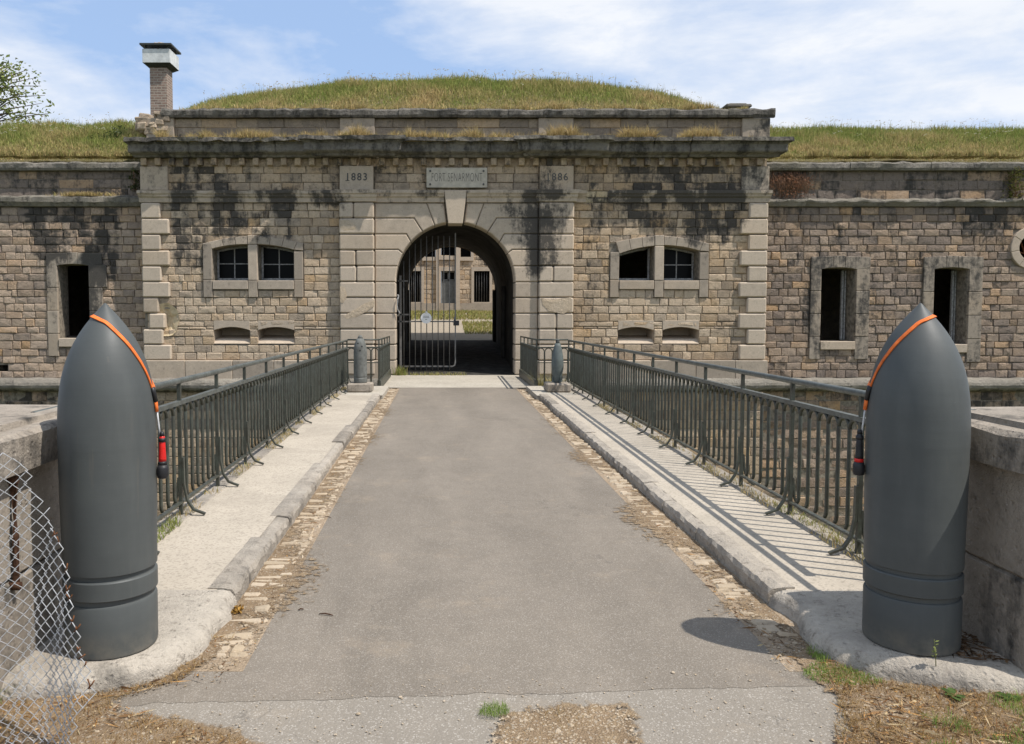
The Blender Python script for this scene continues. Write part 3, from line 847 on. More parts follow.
# cornice with modillions
YC = YF-.45
cz0, cz1 = fz(158, YF-.1), fz(141.5, YC)
mb = MB()
cpr = [(0, cz0), (.20, cz0+.0), (.24, cz0+.05), (.36, cz0+.10), (.38, cz0+.13), (.385, cz0+.30), (.42, cz0+.32), (.44, cz0+.40), (.50, cz0+.46), (.52, cz1), (0, cz1+.03)]
def cfc(x, z, t):
    return (.6+.3*n2(x*1.2, 2), .46+.3*n2(x*.9, 8)+.2*n2(x*3, 18)+(.14 if t > .5 else 0), .25*max(0, n2(x*.7, 4))+(.35 if t > .85 else 0), 1)
segs = [(GX0-.02, fx(322,150), 0, .45, 0, .07), (fx(322,150), fx(388,150), .22, 1, 1, .06), (fx(388,150), fx(530,150), 0, 0, 0, .05),
        (fx(530,150), fx(590,150), .20, 1, 1, .05), (fx(590,150), fx(686,150), .0, 0, 0, .02), (fx(686,150), GX1+.02, .06, 0, .8, .012)]
for a, b, pj, ml, mr, rg in segs:
    # blocks of stone with open joints
    x = a
    while x < b-.01:
        e = min(x+R.uniform(1.1, 1.7), b); e = b if b-e < .6 else e
        mould(mb, x+.004, e-.004, YF-pj-R.uniform(0, .02), cpr, ml if x == a else 0, mr if e == b else 0, .12, rg, cfc); x = e
local(gate, mb, 'cornice', M['coping'])
mb = MB(); zdt, zdb = cz0, fz(166.5)
mb.box(GX0+.05, GX1-.05, YF-.01, YF+.2, zdb, zdt, cf=lambda p: (.5, .3, .3, 1))
x = GX0+.05
while x < GX1-.2:
    w = .15
    if x+w < GX1: mb.box(x, x+w, YF-.16, YF, zdb+.01, zdt, bev=.012, cf=lambda p, tn=R.uniform(.2, .8), wm=R.uniform(.1, .7): (tn, stain(p[0], p[2])*.8, wm, 1))
    x += .37
local(gate, mb, 'modillion_course', M['rubble'])
# attic above the cornice
YA = YF+.25
az0, az1 = cz1-.02, fz(118.5, YA)
mb = MB()
ax0, ax1 = fx(146, 126, YA), fx(770, 126, YA)
courses(mb, ax0+.4, ax1-.6, az0, az1, YA, [], .23, .5, 1.2, (.5, 1.0), (0, .15), jit=.006, bulge=.006, region=lambda x, z: (.1, -.05))
mb.box(ax0+.3, ax1-.3, YA+.02, YA+.9, az0-.1, az1, (.6, .2, 0, 1))
local(gate, mb, 'attic_wall', M['rubble'])
for a, b in ((340, 375), (538, 573), (741, 769), (147, 175)):
    mb = MB(); dblock(mb, fx(a,126,YA), fx(b,126,YA), az0, az1, YA-.09, 1.0, tn=.75, wm=.1, extra=.12)
    local(gate, mb, 'attic_pier', M['dressed'])
mb = MB()
apr = [(0, az1), (.10, az1+.0), (.13, az1+.06), (.14, az1+.17), (.10, az1+.22), (-.9, az1+.26)]
x = fx(163, 114, YA); ae = fx(773, 114, YA)
while x < ae-.01:
    e = min(x+R.uniform(.9, 1.6), ae); e = ae if ae-e < .6 else e
    mould(mb, x+.004, e-.004, YA-.02-R.uniform(0, .05), apr, 0, 0, .11, .06, lambda xx, z, t: (.7, .48+.35*n2(xx*1.3, 1), .45*max(0, n2(xx*1.1, 7)), 1)); x = e
local(gate, mb, 'attic_coping', M['coping'])
# weathered rubble lump at the left end of the attic
mb = MB()
for k in range(26):
    x = fx(R.uniform(141, 166), 120, YA); z = fz(R.uniform(112, 134), YA)
    s = R.uniform(.10, .2)
    mb.box(x-s, x+s, YA-.1+R.uniform(-.05, .1), YA+.7, z-s*.7, z+s*.5, bev=.03, jit=.03, c=(R.uniform(.4, 1), .2, .1, 1))
local(gate, mb, 'crumbled_end', M['rubble'])

# name plaque
pl0, pl1, pz0, pz1 = fx(426.5,179), fx(487,179), fz(188.5), fz(168.5)
mb = MB(); mb.box(pl0, pl1, YF-.13, YF-.03, pz0, pz1, bev=.012)
pq = local(gate, mb, 'name_plaque', M['plaque'])
text_mesh('FORT SENARMONT', .33, .43, 'plaque_lettering', M['letter_faint'], pq, ((pl0+pl1)/2, YF-.132, (pz0+pz1)/2+.0), .003, spacing=1.12, offset=-.006)
for sx in (pl0+.10, pl1-.10):
    for sz in (pz0+.09, pz1-.09):
        mb = MB(); mb.tube([(sx, YF-.15, sz), (sx, YF-.12, sz)], .028, 10)
        sub(pq, mb, 'bolt', M['letter'])

# vaulted passage
YT0, YT1 = YF+.5, 29.5
RISE = 1.66/20.0
def gz(y): return max(0, (y-YF))*RISE
mb = MB()
N = 24
def aprof(r=AR+.02, zb=-.3):
    return [(CX-r, zb)]+[(CX-math.cos(math.pi*k/N)*r, z_sp+math.sin(math.pi*k/N)*r) for k in range(N+1)]+[(CX+r, zb)]
ys = [YT0+(YT1-YT0)*k/10 for k in range(11)]
rings = [[mb.vert((x, y, z)) for x, z in aprof()] for y in ys]
for q in range(10):
    for k in range(len(rings[0])-1): mb.face((rings[q][k], rings[q][k+1], rings[q+1][k+1], rings[q+1][k]), True)
rings = [[mb.vert((x, y, z)) for x, z in aprof(AR+.4)] for y in (YT0, YT1)]
for k in range(len(rings[0])-1): mb.face((rings[0][k], rings[1][k], rings[1][k+1], rings[0][k+1]))
# a transverse rib half way and a shallow pier on each side
for yy in (24.8, 29.1):
    for sgn in (-1, 1):
        a, b = (CX-AR, CX-AR+.09) if sgn < 0 else (CX+AR-.09, CX+AR)
        mb.box(a, b, yy, yy+.4, 0, z_sp)
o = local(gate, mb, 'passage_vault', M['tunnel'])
# back wall of the fort block, with the inner arch
bw = MB()
zt = 7.0
prof = aprof(AR+.02, 0)
poly = [(-18, -1)]+[(CX-AR-.02, -1)]+prof[1:-1]+[(CX+AR+.02, -1), (21, -1), (21, zt), (-18, zt)]
for yy, fl in ((YT1-.02, 0), (YT1+.35, 1)):
    i = [bw.vert((x, yy, z)) for x, z in (poly[::-1] if fl else poly)]
    bw.face(i)
bw_o = local(gate, bw, 'rear_wall', M['rubble'])
mb = MB()
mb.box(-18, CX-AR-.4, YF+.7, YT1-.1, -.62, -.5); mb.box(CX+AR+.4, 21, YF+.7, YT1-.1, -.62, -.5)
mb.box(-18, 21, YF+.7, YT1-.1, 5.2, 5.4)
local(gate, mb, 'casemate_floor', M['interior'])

# ================================================================== WINGS
def wing(name, x0, x1, label, left):
    w = thing(name, ((x0+x1)/2, YW, 0), label, 'fort wing')
    ops = []
    if left: ops = [(fx(58.6,300,YW), fx(89.6,300,YW), fz(338,YW), fz(264.5,YW))]
    else: ops = [(fx(820.5,300,YW), fx(855,300,YW), fz(341,YW), fz(268,YW)), (fx(933,300,YW), fx(967.4,300,YW), fz(344,YW), fz(268,YW))]
    holes = list(ops); fh = []
    if not left:
        rc = (fx(1030.6,248,YW), fz(248,YW)); ro, ri = 21.3/37.0*1.0, 12.6/37.0
        holes.append((rc[0]-ri, rc[0]+ri, rc[1]-ri, rc[1]+ri)); fh.append((rc[0]-ro*.86, rc[0]+ro*.86, rc[1]-ro*.86, rc[1]+ro*.86))
    else:
        vs = (fx(-4,368,YW), fx(8,368,YW), fz(372,YW), fz(365,YW)); holes.append(vs); fh.append(vs)
    zc0 = fz(171, YW); zs0, zs1 = fz(207, YW), fz(197 if left else 200, YW)
    mb = MB(); backing(mb, x0, x1, ZB, zc0+.1, YW+.03, .55, holes); local(w, mb, 'mortar_bed', M['mortar'])
    for a, b, p, q in ops: fh.append((a-.30, b+.30, p-.24, q+.32))
    def reg(x, z):
        if left: return (-.12, -.05) if z < 4.2 else (.25, -.1)
        return (.28, .06) if z < 4.4 else (.42, -.12)
    mb = MB()
    courses(mb, x0, x1, fz(378,YW), zs0, YW, fh, .206, .22, .5, warm=(0, .45), region=reg, jit=.013, bulge=.010)
    courses(mb, x0, x1, zs1, zc0, YW+.02, [], .24, .45, 1.0, tone=(.5, 1), warm=(0, .2), jit=.012, region=reg)
    courses(mb, x0, x1, -4.2, fz(391,YW), YW+.03, [], .26, .3, .7, warm=(.1, .6), jit=.025, region=reg)
    local(w, mb, 'wall', M['rubble_wing'])
    mb = MB()
    pr = [(0, zs0), (.08, zs0+.01), (.12, zs0+.08), (.15, zs0+.12), (.15, zs1-.03), (0, zs1+.04)]
    mould(mb, x0, x1, YW, pr, 0, 0, .12, .07 if not left else .05, lambda x, z, t: (.5+.4*n2(x*.9, 2), .32+.3*n2(x*.8, 5)-(.45*clamp(n2(x*1.1, 11)*2.2+.25) if not left else 0), .2, 1))
    local(w, mb, 'string_course', M['coping'])
    mb = MB(); x = x0
    cp = [(0, zc0), (.09, zc0), (.12, zc0+.06), (.12, zc0+.17), (.06, zc0+.22), (-.6, zc0+.24)]
    while x < x1-.01:
        e = min(x+R.uniform(.9, 1.5), x1); e = x1 if x1-e < .5 else e
        mould(mb, x+.004, e-.004, YW-R.uniform(0, .04), cp, 0, 0, .1, .06, lambda xx, z, t: (.55+.3*n2(xx*1.5, 3), .30+.3*n2(xx*1.3, 1), .5*max(0, n2(xx*.9, 7)+.1), 1)); x = e
    local(w, mb, 'coping', M['coping'])
    local(w, torus_row(x0, x1, YW), 'torus_moulding', M['coping'])
    for i, (a, b, p, q) in enumerate(ops):
        mb = MB(); y = YW-.05
        h3 = (q-p+.50)/3; tnb = .7 if left else .85
        for s0, s1 in ((a-.30, a), (b, b+.38)):
            n = 4; hh = (q-p+.5)/n
            for k in range(n):
                dblock(mb, s0, s1+(R.choice((0, .12)) if s0 > a and k % 2 else 0), p-.5+hh*k, p-.5+hh*(k+1), y, .5 if k else .3, tn=tnb+R.uniform(-.1, .25), extra=.30)
        hd = arc_opening(a, b, q-.04, q-.04, 9, .05)
        mb.prism(hd[0:4]+[(a+(b-a)*.33, q+.32), (a-.30, q+.30), (a-.30, q)], y, YW+.5, .004, .01, cf=lambda p_: (tnb+.1, .34+stain(p_[0], p_[2]), 0, 1))
        mb.prism(hd[3:7]+[(a+(b-a)*.67, q+.33), (a+(b-a)*.33, q+.33)], y, YW+.5, .004, .01, cf=lambda p_: (tnb, .3+stain(p_[0], p_[2]), 0, 1))
        mb.prism(hd[6:10]+[(b+.38, q), (b+.38, q+.30), (a+(b-a)*.67, q+.32)], y, YW+.5, .004, .01, cf=lambda p_: (tnb+.15, .34+stain(p_[0], p_[2]), 0, 1))
        dblock(mb, a, b, p-.24, p, y-.03, .55, tn=.35, extra=.1)
        for rx0, rx1 in ((a-.30, a), (b, b+.38)):
            pass
        mb2 = mb; local(w, mb2, 'window_surround', M['dressed'])
        # what is left of the casement: one stile hanging in the right of the opening
        if not left:
            mb = MB(); xx = b-.16
            yy = YW+.42
            mb.box(xx, xx+.05, yy, yy+.07, p+.02, q-.05); mb.box(xx+.09, xx+.13, yy+.03, yy+.08, p+.02, q-.05)
            if i == 1:
                for k in range(4): mb.box(xx+.05, xx+.09, yy+.03, yy+.06, lerp(p, q, .2+.2*k), lerp(p, q, .2+.2*k)+.03)
            local(w, mb, 'window_frame', M['window_paint'])
        else:
            mb = MB(); mb.box(a+.02, b-.02, YW+.40, YW+.5, p+.005, p+.05); local(w, mb, 'window_frame', M['dark_wood'])
    if not left:
        mb = MB(); n = 8
        for k in range(n):
            a0, a1 = 2*math.pi*k/n+.2, 2*math.pi*(k+1)/n+.2
            inn_ = [(rc[0]+math.cos(lerp(a0, a1, t/4))*ri, rc[1]+math.sin(lerp(a0, a1, t/4))*ri) for t in range(5)]
            out_ = [(rc[0]+math.cos(lerp(a0, a1, t/4))*ro, rc[1]+math.sin(lerp(a0, a1, t/4))*ro) for t in range(4, -1, -1)]
            mb.prism(inn_+out_, YW-.06, YW+.45, .003, .012, cf=lambda p_, tn=R.uniform(.2, .5): (tn, .05, .1, 1))
        ro_ = local(w, mb, 'round_window_surround', M['dressed'])
        mb = MB()
        mb.tube([(rc[0]-ri, YW+.25, rc[1]-.05), (rc[0]+ri, YW+.25, rc[1]-.2)], .02, 6); mb.tube([(rc[0]-.15, YW+.25, rc[1]+ri), (rc[0]+.1, YW+.25, rc[1]-ri)], .02, 6)
        sub(ro_, mb, 'iron_bar', M['rust'])
    # inner partition to keep the casemate dark
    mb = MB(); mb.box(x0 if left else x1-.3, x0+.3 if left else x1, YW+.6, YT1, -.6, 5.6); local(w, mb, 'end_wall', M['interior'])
    return w
wing('fort_wing', -17.5, GX0-.02, 'left stone wing with black streaked wall and one tall empty window, left of the gatehouse', True)
wing('fort_wing', GX1+.02, 20.5, 'right darker stone wing with two tall empty windows and a round window', False)

# chimney, vent stub
cy = 24.2
x0, x1 = fx(151,90,cy), fx(171,90,cy); zb, zt_ = fz(122,cy), fz(66,cy)
ch = thing('chimney', ((x0+x1)/2, cy, zb), 'slim brick chimney with pale boxed metal cowl on the left roof end', 'chimney')
cxm = (x0+x1)/2-.07; cym = cy+.24; hw = .255
mb = MB(); mb.box(cxm-hw, cxm+hw, cym-hw, cym+hw, zb-.8, zt_, bev=.01); local(ch, mb, 'shaft', M['brick'])
mb = MB(); c0, c1 = fz(65,cy), fz(50.5,cy)
hb = .405
i0 = [mb.vert((cxm+a*hw*1.05, cym+b*hw*1.05, c0-.08)) for a, b in ((-1,-1),(1,-1),(1,1),(-1,1))]
i1 = [mb.vert((cxm+a*hb, cym+b*hb, c0+.02)) for a, b in ((-1,-1),(1,-1),(1,1),(-1,1))]
for k in range(4): mb.face((i0[k], i0[(k+1)%4], i1[(k+1)%4], i1[k]))
mb.face(i1); local(ch, mb, 'cowl_base', M['dark_metal'])
mb = MB(); mb.box(cxm-hb-.003, cxm+hb+.003, cym-hb-.003, cym+hb+.003, c0+.02, c1, bev=.008)
cw = local(ch, mb, 'cowl_box', M['sheet_metal'])
for a in (-1, 1):
    for b in (-1, 1):
        mb = MB(); mb.box(cxm+a*hb*.8-.02, cxm+a*hb*.8+.02, cym+b*hb*.8-.02, cym+b*hb*.8+.02, c1, c1+.1)
        sub(cw, mb, 'cap_bracket', M['dark_metal'])
mb = MB(); mb.box(cxm-hb*1.15, cxm+hb*1.15, cym-hb*1.15, cym+hb*1.15, c1+.1, c1+.15); local(ch, mb, 'cap_plate', M['dark_metal'])
mb = MB()
for k in range(60):
    a = R.uniform(0, 6.28); r = min(.34, abs(R.gauss(0, .15))); x, y = cxm+math.cos(a)*r, cym+math.sin(a)*r; s = R.uniform(.03, .07)
    mb.box(x-s, x+s, y-s, y+s, c1+.15, c1+.17+max(0, .13-r*.35)*R.uniform(.6, 1.2), bev=.012, jit=.012, c=(R.uniform(0, .4), 0, R.uniform(0, .3), 1))
local(ch, mb, 'lichen_heap', M['kerbstone'])
vt = thing('vent_stub', (fx(738,110,23), 23.2, fz(112,23)), 'low grey stone vent cap on the right end of the attic', 'vent')
x0, x1 = fx(725,108,23), fx(751,108,23)
mb = MB(); mb.box(x0+.08, x1-.08, 23.0, 23.6, fz(116,23)-.4, fz(108,23), bev=.02, c=(.6, .1, .1, 1)); local(vt, mb, 'base', M['dressed'])
mb = MB(); mb.box(x0, x1, 22.9, 23.7, fz(108,23), fz(104.5,23), bev=.03, jit=.008, c=(.8, .35, .1, 1)); mb.box(x0+.12, x1-.12, 23.0, 23.6, fz(104.5,23), fz(103,23), bev=.015, c=(.8, .35, .1, 1)); local(vt, mb, 'cap', M['coping'])

# ================================================================== GATE LEAF and sign
gy = YF+.62
gl = thing('gate_leaf', (CX-AR, gy, 0), 'closed left leaf of the grey iron bar gate in the archway', 'gate')
gx0, gx1 = fx(400,340,gy), fx(455.3,340,gy); g0, g1 = fz(366.3,gy), fz(241,gy)
mb = MB()
mb.bar([(gx0-.02, gy, g0), (gx1-.08, gy, g0), (gx1-.02, gy, g0+.03), (gx1, gy, g0+.1), (gx1, gy, fz(352,gy)), (gx1, gy, z_sp+AR*.86)], .035, .04)
local(gl, mb, 'frame', M['gate_iron'])
zl = fz(321.5,gy); zl2 = fz(314.5,gy); zh = fz(281,gy)
for a_, b_, z_, t_ in ((gx0-.05, gx1, zl, .018), (gx0-.05, gx0+.25, zl2, .02), (gx0-.05, gx0+.22, zh, .015)):
    mb = MB(); mb.box(a_, b_, gy-.02, gy+.02, z_-t_, z_+t_); local(gl, mb, 'cross_bar', M['gate_iron'])
nb = 9
for k in range(nb):
    x = lerp(gx0+.11, gx1-.16, k/(nb-1)); top = z_sp+math.sqrt(max(.05, (AR-.06)**2-(x-CX)**2))
    top = min(top, fz(236, gy))
    mb = MB(); mb.tube([(x, gy-.03, g0-.10), (x, gy-.03, top)], .013, 8); local(gl, mb, 'bar', M['gate_iron'])
mb = MB(); xs_ = gx0+.02; mb.box(xs_-.03, xs_+.03, gy-.02, gy+.05, g0-.06, z_sp+.2); local(gl, mb, 'hinge_stile', M['gate_iron'])
mb = MB(); lx, lz = fx(455.5,323,gy), fz(323,gy); mb.box(lx-.06, lx+.10, gy-.07, gy+.02, lz-.07, lz+.07, bev=.01)
lk = local(gl, mb, 'lock_box', M['black_plastic'])
mb = MB(); mb.tube([(lx-.10, gy-.09, lz+.03), (lx-.02, gy-.09, lz+.03)], .012, 8); sub(lk, mb, 'latch_lever', M['gate_iron'])
mb = MB(); mb.tube([(lx-.03, gy-.01, lz+.07), (lx-.03, gy-.01, lz+.17)], .02, 8); sub(lk, mb, 'bolt', M['gate_iron'])
hx = fx(397.5, 306, YF-.1)
mb = MB(); mb.bar([(hx-.0, YF+.02, fz(316)), (hx+.06, YF-.07, fz(313)), (hx, YF-.1, fz(309)), (hx, YF-.1, fz(300)), (hx+.03, YF-.06, fz(296)), (hx+.0, YF, fz(295))], .03, .03)
hk = mb.build('wall_hook', M['window_paint']); tag(hk, 'curved pale iron hook bolted on the left jamb of the arch', 'hook')
sx, sz = fx(426.2,318,gy), fz(318,gy); sr = .15
sg = thing('round_sign', (sx, gy-.06, sz), 'round white notice disc hung on the bars of the gate', 'sign')
mb = MB(); mb.tube([(sx, gy-.052, sz), (sx, gy-.065, sz)], sr, 28, smooth=False); local(sg, mb, 'disc', M['white_sign'])
mb = MB(); mb.tube([(sx, gy-.055, sz+sr-.01), (sx+.01, gy-.055, sz+sr+.03)], .035, 10); local(sg, mb, 'hanging_tab', M['white_sign'])
mb = MB()
for k, (wd, dz) in enumerate(((.16, .05), (.17, .01), (.06, -.04))): mb.box(sx-wd/2, sx+wd/2, gy-.0675, gy-.065, sz+dz-.006, sz+dz+.006)
local(sg, mb, 'illegible_text_line', M['letter_faint'])

# ================================================================== COURTYARD
YB = 43.0
mb = MB()
for k in range(30):
    pass
xs = np.linspace(-25, 28, 54); yss = np.linspace(YF-.0, 60, 80)
def court_z(x, y): return min(gz(y), 1.66)+.03*n2(x*.6, y*.6)*clamp((y-29)/4)
# road through the passage (setts coloured dark for the passage shade) then the sloping yard
mb = MB()
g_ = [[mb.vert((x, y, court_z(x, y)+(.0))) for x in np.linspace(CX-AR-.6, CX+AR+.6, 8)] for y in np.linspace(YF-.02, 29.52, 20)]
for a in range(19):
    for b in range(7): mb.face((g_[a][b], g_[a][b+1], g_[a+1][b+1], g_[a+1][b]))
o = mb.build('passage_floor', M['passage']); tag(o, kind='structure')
mb = MB()
yy_ = np.linspace(29.5, 60, 50)
g_ = [[mb.vert((x, y, court_z(x, y))) for x in xs] for y in yy_]
for a in range(49):
    for b in range(53): mb.face((g_[a][b], g_[a][b+1], g_[a+1][b+1], g_[a+1][b]))
o = mb.build('courtyard_ground', M['gravel']); tag(o, kind='structure')

bk = thing('barracks', (CX, YB, 1.65), 'stone barracks across the courtyard seen through the archway, barred windows and grey door', 'building')
cxz = lambda x, y: sight(x, y, YB)
ops = []
for l, r, t, b in ((409.5,421.5,271,302), (474,489.5,271,302), (441,455.8,271,313), (425,435.4,236,257), (441,455.6,236,256), (460.6,471,236,257), (380,393,271,302), (508,522,271,302)):
    a, z1_ = cxz(l, t); c_, z0_ = cxz(r, b); ops.append((a, c_, z0_, z1_))
mb = MB(); backing(mb, -9, 10, 1.0, 9.0, YB+.03, .5, ops); 
o = local(bk, mb, 'mortar_bed', M['mortar'])
mb = MB(); fh = [(a-.12, b+.12, c-.05, d+.2) for a, b, c, d in ops]
courses(mb, -8, 9, 1.62, 8.6, YB, fh, .26, .3, .7, warm=(.1, .6), region=lambda x, z: (-.2, .1)); local(bk, mb, 'wall', M['rubble'])
mb = MB()
for a, b, c, d in ops:
    mb.box(a-.14, a, YB-.06, YB+.4, c, d, c=(.2, 0, 0, 1)); mb.box(b, b+.14, YB-.06, YB+.4, c, d, c=(.2, 0, 0, 1)); mb.box(a-.14, b+.14, YB-.06, YB+.4, d, d+.22, c=(.3, 0, 0, 1))
    if c > 1.8: mb.box(a-.14, b+.14, YB-.09, YB+.4, c-.2, c-.002, c=(.2, 0, 0, 1))
for px in (438.7, 457.6):
    a = cxz(px, 280)[0]; mb.box(a-.13, a+.02 if px < 450 else a+.13, YB-.14, YB, 1.6, 8.6, c=(.1, 0, 0, 1))
mb.box(-8, 9, YB-.1, YB, 1.5, 2.18, c=(.6, .15, 0, 1))
local(bk, mb, 'dressed_trim', M['dressed'])
for i, (a, b, c, d) in enumerate(ops):
    if i == 2:
        mb = MB(); mb.box(a+.01, b-.01, YB+.1, YB+.16, c, d-.5); dr = local(bk, mb, 'door', M['door_grey'])
        mb = MB(); mb.box(a+.01, b-.01, YB+.13, YB+.2, d-.5, d); sub(dr, mb, 'transom_pane', M['glass'])
        mb = MB()
        for x in (a+.01, (a+b)/2-.04, b-.09): mb.box(x, x+.08, YB+.1, YB+.14, d-.5, d)
        for z in (d-.52, d-.08): mb.box(a+.01, b-.01, YB+.1, YB+.142, z, z+.08)
        sub(dr, mb, 'transom_frame', M['door_grey']); continue
    mb = MB(); mb.box(a+.01, b-.01, YB+.3, YB+.36, c, d); wn = local(bk, mb, 'window', M['glass'])
    if i in (0, 1, 6, 7):
        mb = MB()
        for k in range(5):
            x = lerp(a, b, (k+1)/6); mb.tube([(x, YB+.1, c), (x, YB+.1, d)], .014, 6)
        sub(wn, mb, 'bars', M['gate_iron'])
mb = MB(); mb.prism([(-9.4, 8.8), (10.4, 8.8), (9, 11), (-8, 11)], YB-.4, YB+9); local(bk, mb, 'roof', M['mortar'])

# ================================================================== BRIDGE, ROAD, PAVEMENTS, GROUND
KX = 1.545           # kerb face offset from the axis
BX = 0.343
def sheet(name, mat, pts, z, kind='structure', bumpy=0.0, res=.25, zf=None):
    """flat region as a triangulated grid clipped to a polygon via bmesh"""
    import bmesh
    bm = bmesh.new()
    vs = [bm.verts.new((x, y, 0)) for x, y in pts]; bm.faces.new(vs)
    xs = [p[0] for p in pts]; ys = [p[1] for p in pts]
    if res:
        for ax, lo, hi in ((0, min(xs), max(xs)), (1, min(ys), max(ys))):
            k = lo+res
            while k < hi-1e-3:
                co = (k, 0, 0) if ax == 0 else (0, k, 0); no = (1, 0, 0) if ax == 0 else (0, 1, 0)
                bmesh.ops.bisect_plane(bm, geom=bm.verts[:]+bm.edges[:]+bm.faces[:], plane_co=co, plane_no=no); k += res
    for v in bm.verts:
        v.co.z = (zf(v.co.x, v.co.y) if zf else z)+(n2(v.co.x*5, v.co.y*5, 2)*bumpy if bumpy else 0)
    bmesh.ops.recalc_face_normals(bm, faces=bm.faces)
    for f in bm.faces:
        if f.normal.z < 0: f.normal_flip()
    me = bpy.data.meshes.new(name); bm.to_mesh(me); bm.free()
    me.materials.append(mat); o = bpy.data.objects.new(name, me); COL.objects.link(o); tag(o, kind=kind); return o
rl, rr = BX-1.345, BX+1.36
def wob(x, y, a=.035): return x+a*n2(x*2, y*2.1, 1)+a*.7*n2(x, y*9, 3)+a*.4*n2(x, y*25, 8)
# road sheet with an irregular front edge
front = []
for k in range(160):
    px = 90+k*(830-90)/159
    py = 700-8*math.exp(-((px-520)/200)**2)*0+(px-300)/500*(-14)+4*n2(px*.02, 1)
    front.append(pxg(px, py))
front = [(x, y+.03*n2(x*3, 4)+.02*n2(x*14, 4)) for x, y in front]
left = [(wob(rl, y), y) for y in np.linspace(17.95, 4.05, 300)]
right = [(wob(rr, y), y) for y in np.linspace(4.0, 17.95, 300)]
left = left+[(rl-.12, 3.9), (rl-.4, 3.72), (rl-.66, 3.6)]
right = [(rr+.28, 3.62), (rr+.08, 3.8)]+right
fr = [p for p in front if rl-.62 < p[0] < rr+.2]
sheet('road', M['road'], left+fr+right, .0016, res=None)
sheet('bridge_deck', M['slab'], [(BX-1.72, 17.9), (BX+1.72, 17.9), (BX+1.72, YF-.02), (BX-1.72, YF-.02)], .006, res=None)
# broad ground behind and beside the camera
o = sheet('ground', M['old_road'], [(-3.4, -2.0), (4.2, -2.0), (4.2, 4.3), (3.2, 4.4), (-2.6, 4.4), (-3.4, 4.3)], 0, res=None)
def outer(name, pts, z, mat): return sheet(name, mat, pts, z, res=None)
outer('grass_ground', [(-300, -300), (300, -300), (300, -2.0), (-300, -2.0)], -.004, M['lawn'])
outer('grass_ground', [(-300, -2.0), (-3.4, -2.0), (-3.4, 4.35), (-300, 4.35)], -.004, M['lawn'])
outer('grass_ground', [(4.2, -2.0), (300, -2.0), (300, 4.35), (4.2, 4.35)], -.004, M['lawn'])
mb = MB()
def bank(x0, x1):
    xs = np.linspace(x0, x1, 30)
    ys = [4.25, 4.7, 5.3, 6.2, 7.4]; zz = [-.02, -.05, -.3, -1.0, -2.1]
    rows = [[mb.vert((x, y, z+.06*n2(x*1.5, y*1.5))) for x in xs] for y, z in zip(ys, zz)]
    rows.append([mb.vert((x, 7.6, -7)) for x in xs])
    for a in range(len(rows)-1):
        for b in range(len(xs)-1): mb.face((rows[a][b], rows[a][b+1], rows[a+1][b+1], rows[a+1][b]))
bank(BX+2.3, 40); bank(-40, BX-2.3)
o = mb.build('moat_bank', M['lawn']); tag(o, kind='structure')
sheet('moat_floor', M['lawn'], [(-60, 7), (60, 7), (60, 23), (-60, 23)], -6.5, res=None)
# bridge masonry
br = MB()
for x0_, x1_ in ((BX-2.46, BX+2.46),):
    br.box(x0_, x1_, 4.3, 17.6, -7, -.03, c=(.5, .2, .1, 1)); br.box(BX-1.75, BX+1.75, 17.6, YF-.05, -1.2, -.03, c=(.5, .2, .1, 1))
bo = br.build('bridge_body', M['rubble']); tag(bo, kind='structure')
# gutters of rough setts in dirt
def gutter(xa, xb, y0, y1):
    mb = MB(); y = y0
    while y < y1:
        h = R.uniform(.05, .10)
        x = min(xa, xb)+R.uniform(-.01, .02)
        e_ = max(xa, xb)+R.uniform(-.02, .02)
        while x < e_-.02:
            w = R.uniform(.07, .2); e = min(x+w, e_)
            if R.random() < .92:
                mb.box(x+.004, e-.004, y+.004, y+h-.006, -.03, .004+R.uniform(-.006, .012), bev=.012, jit=.006,
                       c=(R.uniform(0, .7), .32*max(0, n2(x*3, y*1.1)+.35)+R.uniform(-.1, .15), R.uniform(0, .5), 1))
            x = e
        y += h
    return mb
gl_ = gutter(BX-KX, rl+.03, 3.85, 17.6); gr_ = gutter(rr-.03, BX+KX, 3.95, 17.4)
og = gl_.build('gutter', M['paving_stone']); tag(og, kind='structure')
og = gr_.build('gutter', M['paving_stone']); tag(og, kind='structure')
for xa, xb in ((BX-KX-.05, rl+.06), (rr-.06, BX+KX+.05)):
    sheet('gutter_bed', M['sand'], [(xa, 3.7), (xb, 3.7), (xb, 17.7), (xa, 17.7)], .0025, res=None)
